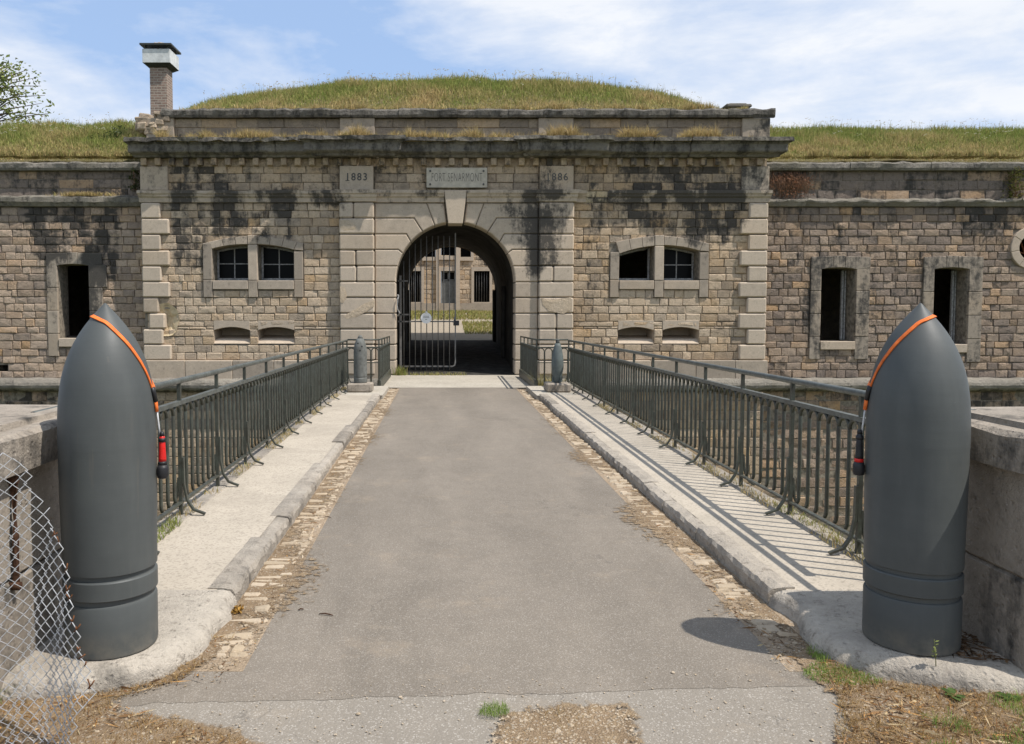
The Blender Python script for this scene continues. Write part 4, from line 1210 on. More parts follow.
# kerbs
def kerb(sgn):
    mb = MB(); y = 4.55
    while y < 15.6:
        L = R.uniform(.5, 1.5); e = min(y+L, 15.6)
        a, b = sorted((BX+sgn*(KX+R.uniform(-.01, .015)), BX+sgn*(KX+.155)))
        n = max(4, int((e-y)/.05)); rows = []
        tn = R.uniform(.2, .9); zo = R.uniform(-.012, .008)
        for k in range(n+1):
            yy = lerp(y+.006, e-.006, k/n)
            jt = lambda s, q: n2(yy*7, q, s)*.018+n2(yy*19, q, s+5)*.008
            ins = .02+.012*n2(yy*5, 2, sgn)
            xi = a if sgn > 0 else b; xo = b if sgn > 0 else a
            ring = [(xi+jt(1, 1), -.02), (xi+jt(2, 2), .065+zo+jt(3, 1)), (xi+sgn*ins*.8, .094+zo+jt(4, 4)), (lerp(xi, xo, .5), .104+zo+jt(5, 5)*.6), (xo, .100+zo+jt(6, 1)*.4), (xo, -.02)]
            rows.append([mb.vert((p[0], yy, p[1]), (tn+.2*n2(yy*2, 3), .22+.2*n2(yy*3, 7) if q < 3 else .05, .12, 1)) for q, p in enumerate(ring)])
        for k in range(n):
            for q in range(5): mb.face((rows[k][q], rows[k+1][q], rows[k+1][q+1], rows[k][q+1]))
        mb.face(rows[0]); mb.face(rows[-1][::-1])
        y = e
    o = mb.build('kerb', M['kerbstone']); tag(o, kind='structure')
kerb(-1); kerb(1)
# pavements: slab with rounded platform under the big shells
def plat(sgn):
    xo = BX+sgn*2.45; xi = BX+sgn*(KX+.16)
    pts = [(xi, 15.4), (xi, 4.55)]
    o = sheet('pavement', M['pave'], [(xi-sgn*.06, 4.53), (xo-sgn*.12, 4.53), (xo-sgn*.12, 15.42), (xi-sgn*.06, 15.42)], .0975, res=None)
    sheet('pavement_end', M['slab'], [(BX+sgn*(KX-.05), 15.4), (xo, 15.4), (xo, 17.4), (BX+sgn*(KX-.05), 17.4)], .09, res=None)
    mb = MB(); mb.box(min(BX+sgn*(KX-.05), xo), max(BX+sgn*(KX-.05), xo), 15.42, 17.4, -.02, .086); ob = mb.build('pavement_end_block', M['slab']); tag(ob, kind='structure')
    # stone edge strip under the railing
    mb = MB(); y = 4.5
    while y < 17.3:
        e = min(y+R.uniform(.8, 1.5), 17.3); a, b = sorted((xo-sgn*.13, xo+sgn*.06)); mb.box(a, b, y+.003, e-.003, -.1, .108+R.uniform(-.004, .004), bev=.012, c=(R.uniform(.4, .9), .3, .1, 1)); y = e
    ob = mb.build('pavement_edge', M['kerbstone']); tag(ob, kind='structure')
    # worn rounded platform
    E = [(226,617),(214,632),(203,645),(185,660),(160,673),(120,684),(60,692),(0,697),(-80,702)] if sgn < 0 else [(797,617),(803,632),(815,645),(832,655),(852,662),(880,670),(920,679),(980,688),(1040,690),(1110,692)]
    edge = [(BX+sgn*(KX-.005), 4.55)]+[pxg(*e, .03) for e in E]
    pl_ = []; dense = []
    def crm(a, b, c, d, t): return .5*(2*b+(c-a)*t+(2*a-5*b+4*c-d)*t*t+(3*b-a-3*c+d)*t**3)
    for k in range(len(edge)-1):
        q = [edge[max(0, min(len(edge)-1, k+o))] for o in (-1, 0, 1, 2)]
        for t in range(40): dense.append((crm(q[0][0], q[1][0], q[2][0], q[3][0], t/40), crm(q[0][1], q[1][1], q[2][1], q[3][1], t/40)))
    dense.append(edge[-1]); last = None
    for p in dense:
        if last is None or math.hypot(p[0]-last[0], p[1]-last[1]) > .028: pl_.append(p); last = p
    mb = MB(); ctr = (BX+sgn*2.4, 4.4); rows = []
    for k, (x, y) in enumerate(pl_):
        dx, dy = ctr[0]-x, ctr[1]-y; L = math.hypot(dx, dy); dx /= L; dy /= L
        j = n2(x*5, y*5, 3)*.026+n2(x*14, y*14, 5)*.012; j2 = n2(x*5, y*5, 8)*.018+n2(x*16, y*16, 2)*.010
        ring = [(x-dx*.02+dx*j, y-dy*.02+dy*j, -.03), (x+dx*(.0+j), y+dy*(.0+j), .05+j2), (x+dx*(.03+j*1.2), y+dy*(.03+j*1.2), .086+j2), (x+dx*(.07+j), y+dy*(.07+j), .099+j2*.7), (x+dx*.15, y+dy*.15, .103)]
        rows.append([mb.vert(p, (.3+.4*n2(p[0]*2, p[1]*2), .42+.3*n2(p[0]*4, 3) if q < 2 else .10+.4*n2(p[0]*3, p[1]*3, 6), .05, 1)) for q, p in enumerate(ring)])
    for k in range(len(rows)-1):
        for q in range(4): mb.face((rows[k][q], rows[k][q+1], rows[k+1][q+1], rows[k+1][q]), True)
    inner = [r[4] for r in rows]
    tail = [mb.vert((edge[-1][0], 4.55, .103), (.3, 0, .05, 1))]
    cv = mb.vert((ctr[0], ctr[1], .103), (.3, 0, .05, 1))
    full = inner+tail
    for k in range(len(full)): mb.face((cv, full[k], full[(k+1) % len(full)]))
    ob = mb.build('pavement_corner', M['corner']); tag(ob, kind='structure')
plat(-1); plat(1)
# dirt verges
def mat_decal():
    m, nt, b = newmat('scattered_dirt'); g = NG(nt); p = g.pos()
    c = g.mix(g.rng(g.noise(4, 6, .7, p), .3, .7), (.32, .235, .15), (.20, .145, .092))
    c = g.mix(g.rng(g.noise(16, 6, .75, p), .5, .7, 0, .8), c, (.42, .32, .20))
    sp = g.n('ShaderNodeSeparateColor'); g.L(g.voro(110, p, out='Color'), sp.inputs[0])
    c = g.mix(g.rng(sp.outputs[0], .88, .95, 0, .7), c, (.50, .45, .37))
    c = g.mix(g.rng(g.noise(120, 3, .7, p), .3, .7, 0, .6), c, (.13, .09, .055))
    g.L(c, b.inputs['Base Color']); b.inputs['Roughness'].default_value = 1; b.inputs['Specular IOR Level'].default_value = .1
    g.bump(b, g.math('ADD', g.noise(50, 5, .7, p), g.math('MULTIPLY', g.voro(110, p), .6)), .9, .012)
    r = g.attr()[1]
    a = g.math('ADD', g.math('MULTIPLY', r, 1.3), g.math('MULTIPLY', g.math('SUBTRACT', g.noise(16, 7, .78, p), .5), 2.2))
    g.L(g.rng(a, .42, .62), b.inputs['Alpha'])
    return m
M['decal'] = mat_decal()
def dirt(name, pts, z=.008, fade=.16):
    P = [pxg(*p) for p in pts]; xs = [p[0] for p in P]; ys = [p[1] for p in P]
    def sd(x, y):
        d = 1e9; c = False; j = len(P)-1
        for i in range(len(P)):
            ax, ay = P[j]; bx, by = P[i]
            t = clamp(((x-ax)*(bx-ax)+(y-ay)*(by-ay))/max(1e-9, (bx-ax)**2+(by-ay)**2))
            d = min(d, math.hypot(x-ax-t*(bx-ax), y-ay-t*(by-ay)))
            if (ay > y) != (by > y) and x < (bx-ax)*(y-ay)/(by-ay)+ax: c = not c
            j = i
        return d if c else -d
    r = .05; mb = MB(); ids = {}
    x0, y0 = max(min(xs)-.1, -2.6), max(min(ys)-.1, 2.4); nx = int((min(max(xs), 4.2)+.1-x0)/r); ny = int((max(ys)+.1-y0)/r)
    val = {(i, k): sd(x0+i*r, y0+k*r) for i in range(nx+1) for k in range(ny+1)}
    def vid(i, k):
        if (i, k) not in ids:
            x, y = x0+i*r, y0+k*r; f = clamp(val[i, k]/fade+.35)
            ids[i, k] = mb.vert((x, y, z+.012*f*max(0, n2(x*6, y*6, 2)+.3)), (f, 0, 0, 1))
        return ids[i, k]
    for i in range(nx):
        for k in range(ny):
            if max(val[i, k], val[i+1, k], val[i, k+1], val[i+1, k+1]) > -.08: mb.face((vid(i, k), vid(i+1, k), vid(i+1, k+1), vid(i, k+1)))
    o = mb.build(name, M['decal'], fix=False); tag(o, kind='structure'); return o
dirt('dirt_verge', [(-80,800),(-80,680),(60,684),(120,678),(165,664),(215,630),(235,608),(246,628),(215,660),(170,684),(110,698),(120,712),(215,724),(260,742),(300,800)])
dirt('dirt_verge', [(820,800),(850,735),(838,700),(800,672),(790,650),(830,655),(870,680),(960,690),(1100,690),(1100,800)])
dirt('dirt_patch', [(478,800),(500,716),(560,706),(632,706),(640,744),(650,800)], .007, .2)

def edge_dirt(sgn, xin, xout):
    pts = []
    mb_pts = [(xin, y) for y in np.linspace(3.9, 17.5, 40)]+[(xout+.05*n2(y, 3, sgn), y) for y in np.linspace(17.5, 3.9, 40)]
    r = .06; mb = MB(); a, b = sorted((xin, xout)); nx = int((b-a)/r)+2; ny = int(13.6/.12); ids = {}
    for k in range(ny+1):
        y = 3.9+k*.12
        for i in range(nx+1):
            x = lerp(xin, xout, i/nx); f = clamp((1-i/nx)*.60-.02+.40*n2(y*.7, 5, sgn)+.12*n2(y*3, 2, sgn), 0, .60)*(0 if i == nx else 1)
            ids[i, k] = mb.vert((x, y, .0075), (f, 0, 0, 1))
    for k in range(ny):
        for i in range(nx): mb.face((ids[i, k], ids[i+1, k], ids[i+1, k+1], ids[i, k+1]))
    o = mb.build('gutter_dirt', M['decal'], fix=False); tag(o, kind='structure')
edge_dirt(-1, BX-KX+.01, rl+.30); edge_dirt(1, BX+KX-.01, rr-.28)
# parapet walls
def parapet(sgn, yend, label):
    xi = BX+sgn*2.265
    w = thing('parapet_wall', (xi, yend, 0), label, 'wall', 'bridge head parapet walls')
    xo = xi+sgn*3.2
    a, b = sorted((xi, xo))
    mb = MB(); y = yend-.03
    yf = 3.30 if sgn < 0 else 3.46
    while y > yf:
        e = yf
        zc = (0, .50, .99)
        for k in range(2):
            o_ = R.uniform(-.004, .004)
            mb.box(a+o_, b+o_, e+.004, y-.004-(.35 if k else 0)*0, zc[k]+.003, zc[k+1]-.003, bev=.014, jit=.005, c=(R.uniform(.2, .6), .12+(.2 if k == 0 else 0), .05, 1))
        y = e
    local(w, mb, 'wall_blocks', M['parapet'])
    mb = MB(); y = yend+.04
    while y > yf:
        e = yf-.04; n = 14; rows = []
        a0 = xi-sgn*.06; a1 = xo
        for k in range(n+1):
            yy = lerp(y-.003, e+.003, k/n); j = n2(yy*4, 2, sgn)*.012; j2 = n2(yy*7, 6, sgn)*.01
            ring = [(a0+j, .99), (a0+j2, 1.145+j), (a0+sgn*.03, 1.165+j2), (a0+sgn*.10, 1.168), (a0+sgn*.11, 1.195), (a1, 1.215), (a1, .99)]
            rows.append([mb.vert((p[0], yy, p[1]), (.3+.5*n2(yy*1.1, q*.4), (.40 if q < 3 else .26)+.5*n2(yy*2.5, q*1.3), .1, 1)) for q, p in enumerate(ring)])
        for k in range(n):
            for q in range(7): mb.face((rows[k][q], rows[k+1][q], rows[k+1][(q+1) % 7], rows[k][(q+1) % 7]))
        mb.face(rows[0]); mb.face(rows[-1][::-1]); y = e
    local(w, mb, 'coping', M['parapet'])
    return w
parapet(1, 4.2, 'stone parapet wall behind the right artillery shell, its face in shade')
parapet(-1, 4.3, 'sunlit stone parapet wall behind the left artillery shell and the torn wire mesh')

# ================================================================== RAILINGS
def rail_z(y): return -.006*(y-5.2)
HOOP = {}
def baluster_mesh(sp, h0, h1, horiz):
    """one bar with a half hoop at its head and foot reaching the next bar; runs along +Y (or X)"""
    key = (round(sp, 3), horiz)
    if key in HOOP: return HOOP[key]
    mb = MB(); r = sp/2; rad = .0142
    ax = (lambda t: (t, 0)) if horiz else (lambda t: (0, t))
    pts = []
    for k in range(9):
        a = math.pi*k/8; t = r-math.cos(a)*r
        pts.append((*ax(sp-t), h1-r+math.sin(a)*r*.97))
    for k in range(9):
        a = math.pi*k/8; t = r-math.cos(a)*r
        pts.append((*ax(t), h0+r*1.0-math.sin(a)*r*.97))
    # outer arc, straight bar, lower arc
    mb.tube(pts[:9]+pts[9:12], rad, 7)
    o = mb.build('baluster', M['iron']); me = o.data; bpy.data.objects.remove(o); HOOP[key] = me; return me
def railing(name, sgn, label):
    xr = BX+sgn*2.40
    y0, bay, nb = 5.2, 1.035, 12
    ys0 = y0-bay*(.62)
    root = thing(name, (xr, y0, .1), label, 'railing', 'long bridge railings')
    ye = y0+bay*nb-.32
    mb = MB(); mb.bar([(xr, y, 1.0+rail_z(y)) for y in np.linspace(ys0, ye, 14)], .045, .032); local(root, mb, 'top_rail', M['rail_paint'])
    mb = MB(); mb.bar([(xr, y, .205) for y in np.linspace(ys0, ye, 14)], .034, .014); local(root, mb, 'bottom_rail', M['iron'])
    mb = MB(); mb.tube([(xr, y, 1.17+rail_z(y)*1.15) for y in np.linspace(4.0 if sgn < 0 else 4.1, ye, 16)], .023, 10); local(root, mb, 'handrail', M['rail_paint'])
    sp = bay/7
    me = baluster_mesh(sp, .21, .985, False)
    n = int((ye-ys0)/sp)
    kk = int((y0-ys0)/sp)
    for k in range(-kk, n-kk):
        y = y0+sp*k
        if y+sp > ye+.02: break
        b = bpy.data.objects.new('baluster', me); COL.objects.link(b); b.parent = root
        b.location = (0, y-y0, -.1+.0); b.scale = (1, 1, 1)
        s = (1.0+rail_z(y)-.21)/(.985+.012-.21); b.scale.z = s; b.location.z = -.1+.21*(1-s)
    for k in range(nb+1):
        y = y0+bay*k
        if y > ye: y = ye
        mb = MB(); mb.box(xr-.014, xr+.014, y-.014, y+.014, .1, 1.16+rail_z(y)*1.15); local(root, mb, 'post', M['iron'])
        ps = [(xr-sgn*.022, y+.0, .56), (xr-sgn*.026, y, .34), (xr-sgn*.05, y, .22), (xr-sgn*.10, y, .145), (xr-sgn*.19, y, .112)]
        mb = MB(); mb.bar(ps, .03, .016); st = local(root, mb, 'brace', M['iron'])
        mb = MB(); mb.bar([(xr+sgn*.016, y, .40), (xr+sgn*.03, y, .25), (xr+sgn*.07, y, .15), (xr+sgn*.12, y, .115)], .03, .014); sub(st, mb, 'rear_stay', M['iron'])
    return root
railing('bridge_railing', -1, 'long grey iron hoop railing on the sunlit left side of the bridge')
railing('bridge_railing', 1, 'long dark iron hoop railing on the right side of the bridge casting striped shadow')
def short_rail(sgn, label):
    xa = BX+sgn*1.72; y0, y1 = 17.45, 20.95
    root = thing('gate_railing', (xa, y0, 0), label, 'railing', 'short railings before the gate')
    mb = MB(); mb.bar([(xa, y0, .93), (xa, y1, .90)], .045, .032); local(root, mb, 'top_rail', M['rail_paint'])
    mb = MB(); mb.tube([(xa, y0, 1.10), (xa, y1, 1.06)], .02, 8); local(root, mb, 'handrail', M['iron'])
    mb = MB(); mb.box(xa-.04, xa+.04, y0, y1, .01, .21, bev=.01); local(root, mb, 'base_beam', M['iron'])
    for k in range(5):
        y = lerp(y0, y1, k/4)
        mb = MB(); mb.box(xa-.014, xa+.014, y-.014, y+.014, .2, 1.08); local(root, mb, 'post', M['iron'])
    me = baluster_mesh(1.035/7, .21, .985, False); k = 0; y = y0
    while y+.148 < y1:
        b = bpy.data.objects.new('baluster', me); COL.objects.link(b); b.parent = root; b.location = (0, y-y0, .02); b.scale.z = .90; y += .148
    # return to the long railing
    xb = BX+sgn*2.40
    a, b = sorted((xa, xb)); yr = 17.40
    mb = MB(); mb.bar([(a, yr, .93), (b, yr, .93)], .04, .03); mb.bar([(a, yr, .60), (b, yr, .60)], .03, .02); mb.tube([(a, yr, 1.10), (b, yr, 1.10)], .018, 8)
    local(root, mb, 'return_rail', M['iron'])
    n = 4; sp = (b-a)/n
    for k in range(n):
        mb = MB(); x = a+sp*k; r = sp*.46
        pts = [(x+sp/2-r, yr, .12)]+[(x+sp/2-math.cos(math.pi*q/8)*r, yr, .915-r+math.sin(math.pi*q/8)*r) for q in range(9)]+[(x+sp/2+r, yr, .12)]
        mb.tube(pts, .011, 7); local(root, mb, 'hoop', M['iron'])
short_rail(-1, 'short iron railing by the gate, left of the concrete deck'); short_rail(1, 'short iron railing by the gate, right of the concrete deck')

# ================================================================== SHELLS
def big_shell(x, y, zbase, label, h=1.64, r=.224, lean=0.0):
    t = thing('artillery_shell', (x, y, zbase), label, 'shell', 'large artillery shells guarding the bridge')
    H = h
    prof = [(.20, 0), (.213, .006), (.216, .02), (.2165, .235), (.212, .245), (.205, .248), (.205, .268), (.215, .272), (.2195, .276), (.2195, .356), (.215, .362), (.206, .364), (.206, .384), (.2185, .389), (.219, .394)]
    prof += [(.2205, .55), (.2235, .70), (.225, .85), (.225, .95)]
    og0 = .95; tip = .020
    Lo = H-og0
    for k in range(1, 41):
        s = k/40
        if s > .984: break
        prof.append((.225*(1-s**3.25)*(1-.06*s**8)+.001, og0+Lo*s))
    prof += [(.0065, H-.003), (.001, H)]
    prof = [(q*.968, z) for q, z in prof]
    mb = MB(); mb.lathe(prof, 72, ctr=(x, y, zbase)); b = local(t, mb, 'body', M['shell'])
    return t, prof
def prof_r(prof, z):
    for (r0, z0), (r1, z1) in zip(prof, prof[1:]):
        if z0 <= z <= z1: return lerp(r0, r1, (z-z0)/max(1e-6, z1-z0))
    return .0
_l, _r = pxg(113.0, 662.5, .103), pxg(909.5, 658.5, .103)
SL = (_l[0]*(1+.2165/_l[1]), _l[1]+.2165, .103); SR = (_r[0]*(1+.2165/_r[1]), _r[1]+.2165, .103)
tL, profL = big_shell(*SL, 'big grey pointed artillery shell standing on the left pavement, lamp with red body beside it')
tR, profR = big_shell(*SR, 'big grey pointed artillery shell standing on the right pavement, partly shaded by the wall')
def lanyard(S, prof, sgn, label, red):
    """orange strap thrown over the nose with a lamp hanging on the road side"""
    t = thing('safety_lamp', (S[0]+sgn*.235, S[1]-.08, S[2]+.85), label, 'lamp', 'lamps strapped to the big shells')
    view = math.atan2(-S[1], -S[0])                      # towards the camera
    pts = []
    keys = [(-175, 1.545), (-130, 1.57), (-85, 1.58), (-50, 1.575), (-20, 1.563), (8, 1.54), (35, 1.47), (52, 1.385), (64, 1.30), (71, 1.235)]
    back = [(71, 1.235), (98, 1.26), (130, 1.38), (160, 1.50), (185, 1.545)]
    def on(phi, z, off=.004):
        a = view+RAD(phi)*sgn
        r = prof_r(prof, z)+off
        return (S[0]+math.cos(a)*r, S[1]+math.sin(a)*r, S[2]+z)
    def cr(a, b, c, d, t): return .5*(2*b+(c-a)*t+(2*a-5*b+4*c-d)*t*t+(3*b-a-3*c+d)*t**3)
    def dens(kl, n=8):
        out = []
        for i in range(len(kl)-1):
            q = [kl[max(0, min(len(kl)-1, i+o))] for o in (-1, 0, 1, 2)]
            for k in range(n): out.append(on(cr(q[0][0], q[1][0], q[2][0], q[3][0], k/n), cr(q[0][1], q[1][1], q[2][1], q[3][1], k/n)))
        out.append(on(*kl[-1])); return out
    mb = MB()
    for kl in (keys, back):
        P = dens(kl); rows = []
        for i, p in enumerate(P):
            p = Vector(p); d = (Vector(P[min(i+1, len(P)-1)])-Vector(P[max(0, i-1)])).normalized()
            nrm = Vector((p.x-S[0], p.y-S[1], .12)).normalized(); s_ = d.cross(nrm).normalized()
            w = .0092
            rows.append([mb.vert(p+s_*w-nrm*.003), mb.vert(p+s_*w+nrm*.002), mb.vert(p-s_*w+nrm*.002), mb.vert(p-s_*w-nrm*.003)])
        for k in range(len(rows)-1):
            for q in range(4): mb.face((rows[k][q], rows[k][(q+1) % 4], rows[k+1][(q+1) % 4], rows[k+1][q]))
        mb.face(rows[0]); mb.face(rows[-1])
    st = local(t, mb, 'strap', M['orange'])
    P0 = on(72, 1.215, .008); P1 = on(75, 1.17, .009); P2 = on(76, 1.12, .01)
    mb = MB(); mb.tube([on(71, 1.238, .006), P0, P1], .014, 8, flat=(1, .7)); sub(st, mb, 'buckle', M['black_plastic'])
    mb = MB(); mb.tube([P1, P2], .012, 8, flat=(1, .6)); sub(st, mb, 'strap_end', M['orange'])
    P3 = on(77, 1.05, .014); P4 = on(77, 1.003, .018)
    mb = MB(); mb.tube([P2, on(77, 1.075, .012), P3, P4], .0045, 7); local(t, mb, 'cable', M['cable'])
    # lamp: grip, collar and bulbous head, hanging head down
    bx, by = P4[0]+(P4[0]-S[0])*.04, P4[1]+(P4[1]-S[1])*.04; bz = P4[2]
    A_, B_ = ('red_plastic', 'black_plastic') if red else ('black_plastic', 'red_plastic')
    mb = MB(); mb.lathe([(0.0098, -.0), (0.0139, -.01), (0.0156, -.06), (0.0180, -.11), (0.0189, -.125)][::-1], 18, ctr=(bx, by, bz)); hb = local(t, mb, 'grip', M[A_])
    mb = MB(); mb.lathe([(0.0074, .02), (0.0115, .012), (0.0127, 0)][::-1], 14, ctr=(bx, by, bz-.001)); sub(hb, mb, 'neck', M['black_plastic'])
    mb = MB(); mb.lathe([(0.0193, -.125), (0.0213, -.13), (0.0213, -.142)][::-1], 18, ctr=(bx, by, bz)); sub(hb, mb, 'collar', M['black_plastic' if red else 'red_plastic'])
    mb = MB(); mb.lathe([(0.0221, -.142), (0.0271, -.16), (0.0279, -.19), (0.0238, -.205), (0.0148, -.21)][::-1], 20, ctr=(bx, by, bz)); local(t, mb, 'lamp_head', M['black_plastic'])
    mb = MB(); mb.lathe([(0.0172, -.012), (0.0176, -.03)][::-1], 12, ctr=(bx, by, bz)); sub(hb, mb, 'switch_ring', M['black_plastic'])
lanyard(SL, profL, 1, 'orange strap with red handled lamp hanging from the left shell', True)
lanyard(SR, profR, -1, 'orange strap with black handled lamp hanging from the right shell', False)

# small shells on blocks
def small(x, fat, label, lb):
    y = 16.2
    b = MB(); b.box(x-.245, x+.245, y-.24, y+.24, .09, .27, bev=.025, jit=.008, c=(.6, .3, .3, 1))
    o = b.build('pedestal_block', M['kerbstone']); tag(o, lb, 'stone block', 'pedestal blocks of the small shells')
    t = thing('small_shell', (x, y, .27), label, 'shell', 'small shells before the gate')
    if not fat:
        pr = [(.125, 0), (.135, .01), (.135, .09), (.128, .10), (.128, .12), (.135, .13), (.136, .62), (.13, .70), (.115, .78), (.09, .85), (.06, .90)]
        tipm = [(.058, .90), (.045, .93), (.03, .955), (.012, .965)]
        mat = M['old_shell']
    else:
        pr = [(.06, 0), (.075, .04), (.10, .16), (.122, .30), (.124, .40), (.115, .52), (.095, .64), (.07, .74), (.052, .80)]
        tipm = [(.045, .80), (.04, .82), (.036, .86), (.03, .875), (.01, .88)]
        mat = M['small_shell']
    mb = MB(); mb.lathe(pr, 32, ctr=(x, y, .27)); local(t, mb, 'body', mat)
    mb = MB(); mb.lathe(tipm, 20, ctr=(x, y, .27)); local(t, mb, 'fuze_plug', M['dark_metal'] if fat else M['old_shell'])
    if not fat:
        mb = MB()
        for a, z in ((-1.9, .80), (-1.2, .74), (-1.5, .66)):
            r = prof_r(pr, z); mb.tube([(x+math.cos(a)*r*.96, y+math.sin(a)*r*.96, .27+z), (x+math.cos(a)*(r+.004), y+math.sin(a)*(r+.004), .27+z)], .016, 10)
        local(t, mb, 'hole', M['black_plastic'])
    else:
        mb = MB()
        for k in range(4):
            a = k*math.pi/2+.4; ca, sa = math.cos(a), math.sin(a)
            mb.bar([(x+ca*.06, y+sa*.06, .285), (x+ca*.10, y+sa*.10, .30), (x+ca*.095, y+sa*.095, .40)], .01, .05)
        local(t, mb, 'tail_fin', mat)
small(BX-2.0, False, 'small blunt grey shell with pitted nose on a stone block, left of the gate', 'low mossy stone block carrying the blunt small shell on the left')
small(BX+2.0, True, 'small slim bomb shaped shell with narrow foot on a stone block, right of the gate', 'low dark stone block carrying the slim small shell on the right')

# ================================================================== WIRE MESH
def wire_mesh():
    t = thing('chain_link_fence', (-1.55, 3.02, 0), 'torn galvanised chain link mesh with rusty broken ends in the bottom left corner', 'fence')
    Y0 = 3.02
    poly = [(-60,440),(2,458),(16,470),(22,505),(36,516),(60,570),(84,636),(100,672),(102,692),(84,720),(72,760),(72,830),(-60,830)]
    def inside(px, py):
        c = False; j = len(poly)-1
        for i in range(len(poly)):
            xi, yi = poly[i]; xj, yj = poly[j]
            if (yi > py) != (yj > py) and px < (xj-xi)*(py-yi)/(yj-yi)+xi: c = not c
            j = i
        return c
    P = lambda px, py: (sight(px, py, Y0)[0], Y0+.05*math.sin(px*.05)+(py-700)*-.0004+.02*n2(px*.03, py*.02), sight(px, py, Y0)[1])
    mb = MB(); rust = MB(); tops = []
    sp, hp = 5.0, 6.6
    for k in range(-16, 24):
        pts = []
        def flush():
            if len(pts) > 2:
                mb.tube(pts, .0023, 5, cap=False)
                if k > -1 and R.random() < .7: tops.append(pts[0])
            pts.clear()
        for r in range(0, 60):
            py = 430+r*hp
            sw = 1 if (r+k) % 2 else -1
            lx = 40+k*sp+sw*sp*.56+1.6*math.sin(py*.03+k)-(py-600)*.0035*k
            if inside(lx, py) and py < 752:
                q = P(lx, py); zoff = .004*sw
                if q[2] > .004: pts.append((q[0], q[1]+zoff, q[2]))
            else:
                if pts and r > 0: flush()
                else: pts.clear()
        flush()
    for p in tops:
        for q in range(R.choice((1, 2))):
            d = Vector((R.uniform(-.012, .02), 0, R.uniform(.006, .03))); p_ = Vector(p)
            rust.tube([p_-d*.3, p_+d*.4+Vector((.002, 0, 0)), p_+d], .0028, 5)
    m_ = local(t, mb, 'mesh', M['galv']); local(t, rust, 'rusty_wire_end', M['rust'])
    xw = BX-2.265+.02; yw = xw*F/(9-442)
    z0_, z1_ = sight(9, 590, yw)[1], sight(9, 482, yw)[1]
    pst = MB(); pst.bar([(xw, yw, z0_), (xw+.004, yw, lerp(z0_, z1_, .5)), (xw, yw, z1_)], .012, .035)
    pst.tube([(xw-.03, yw, z1_+.01), (xw+.02, yw, z1_+.01)], .018, 8); pst.tube([(xw-.03, yw, z0_+.02), (xw+.02, yw, z0_+.02)], .018, 8)
    o = pst.build('iron_strap', M['twig']); tag(o, 'rusty iron strap fixed on the left parapet behind the wire mesh', 'iron strap')
wire_mesh()

# ================================================================== VEGETATION
RNG = np.random.default_rng(11)
def blades(name, base, h, w, cols, lean=.35, parent=None, kind='stuff', dirv=None):
    """base Nx3, h N, w N, cols Nx3: one tapering bent blade per row"""
    n = len(base); base = np.asarray(base, dtype=np.float64)
    a = RNG.uniform(0, 2*np.pi, n); b = RNG.uniform(0, 2*np.pi, n)
    sx, sy = np.cos(a)*w/2, np.sin(a)*w/2
    ln = RNG.uniform(0, lean, n)*h
    lx, ly = np.cos(b)*ln, np.sin(b)*ln
    V = np.zeros((n, 5, 3))
    V[:, 0] = base+np.c_[-sx, -sy, np.zeros(n)]; V[:, 1] = base+np.c_[sx, sy, np.zeros(n)]
    mid = base+np.c_[lx*.35, ly*.35, h*.55]
    V[:, 2] = mid+np.c_[sx*.75, sy*.75, np.zeros(n)]; V[:, 3] = mid+np.c_[-sx*.75, -sy*.75, np.zeros(n)]
    V[:, 4] = base+np.c_[lx, ly, h*np.sqrt(np.clip(1-(ln/h)**2*.6, .2, 1))]
    i = np.arange(n)*5
    q = np.c_[i, i+1, i+2, i+3]; t = np.c_[i+3, i+2, i+4]
    me = bpy.data.meshes.new(name)
    me.vertices.add(n*5); me.vertices.foreach_set('co', V.reshape(-1))
    loops = np.concatenate([q.reshape(-1), t.reshape(-1)])
    me.loops.add(len(loops)); me.loops.foreach_set('vertex_index', loops.astype(np.int32))
    me.polygons.add(2*n)
    st = np.concatenate([np.arange(n)*4, 4*n+np.arange(n)*3]); me.polygons.foreach_set('loop_start', st.astype(np.int32))
    at = me.color_attributes.new('Col', 'FLOAT_COLOR', 'POINT')
    C = np.ones((n, 5, 4)); C[:, :, :3] = np.asarray(cols)[:, None, :]
    at.data.foreach_set('color', C.reshape(-1).astype(np.float32))
    me.update(); me.validate(); me.materials.append(M['leaf'])
    o = bpy.data.objects.new(name, me); COL.objects.link(o)
    if kind: tag(o, kind=kind)
    if parent: o.parent = parent
    return o
GREEN = np.array((.20, .26, .065)); OLIVE = np.array((.285, .295, .095)); STRAW = np.array((.58, .45, .23)); BROWN = np.array((.42, .31, .15))
def grass_cols(n, dry, spread=.25):
    t = np.clip(dry+RNG.normal(0, spread, n), 0, 1)
    k = RNG.uniform(0, 1, n)
    g = GREEN*(1-k[:, None])+OLIVE*k[:, None]
    d = STRAW*(1-k[:, None])+BROWN*k[:, None]
    return (g*(1-t[:, None])+d*t[:, None])*RNG.uniform(.7, 1.2, (n, 1))

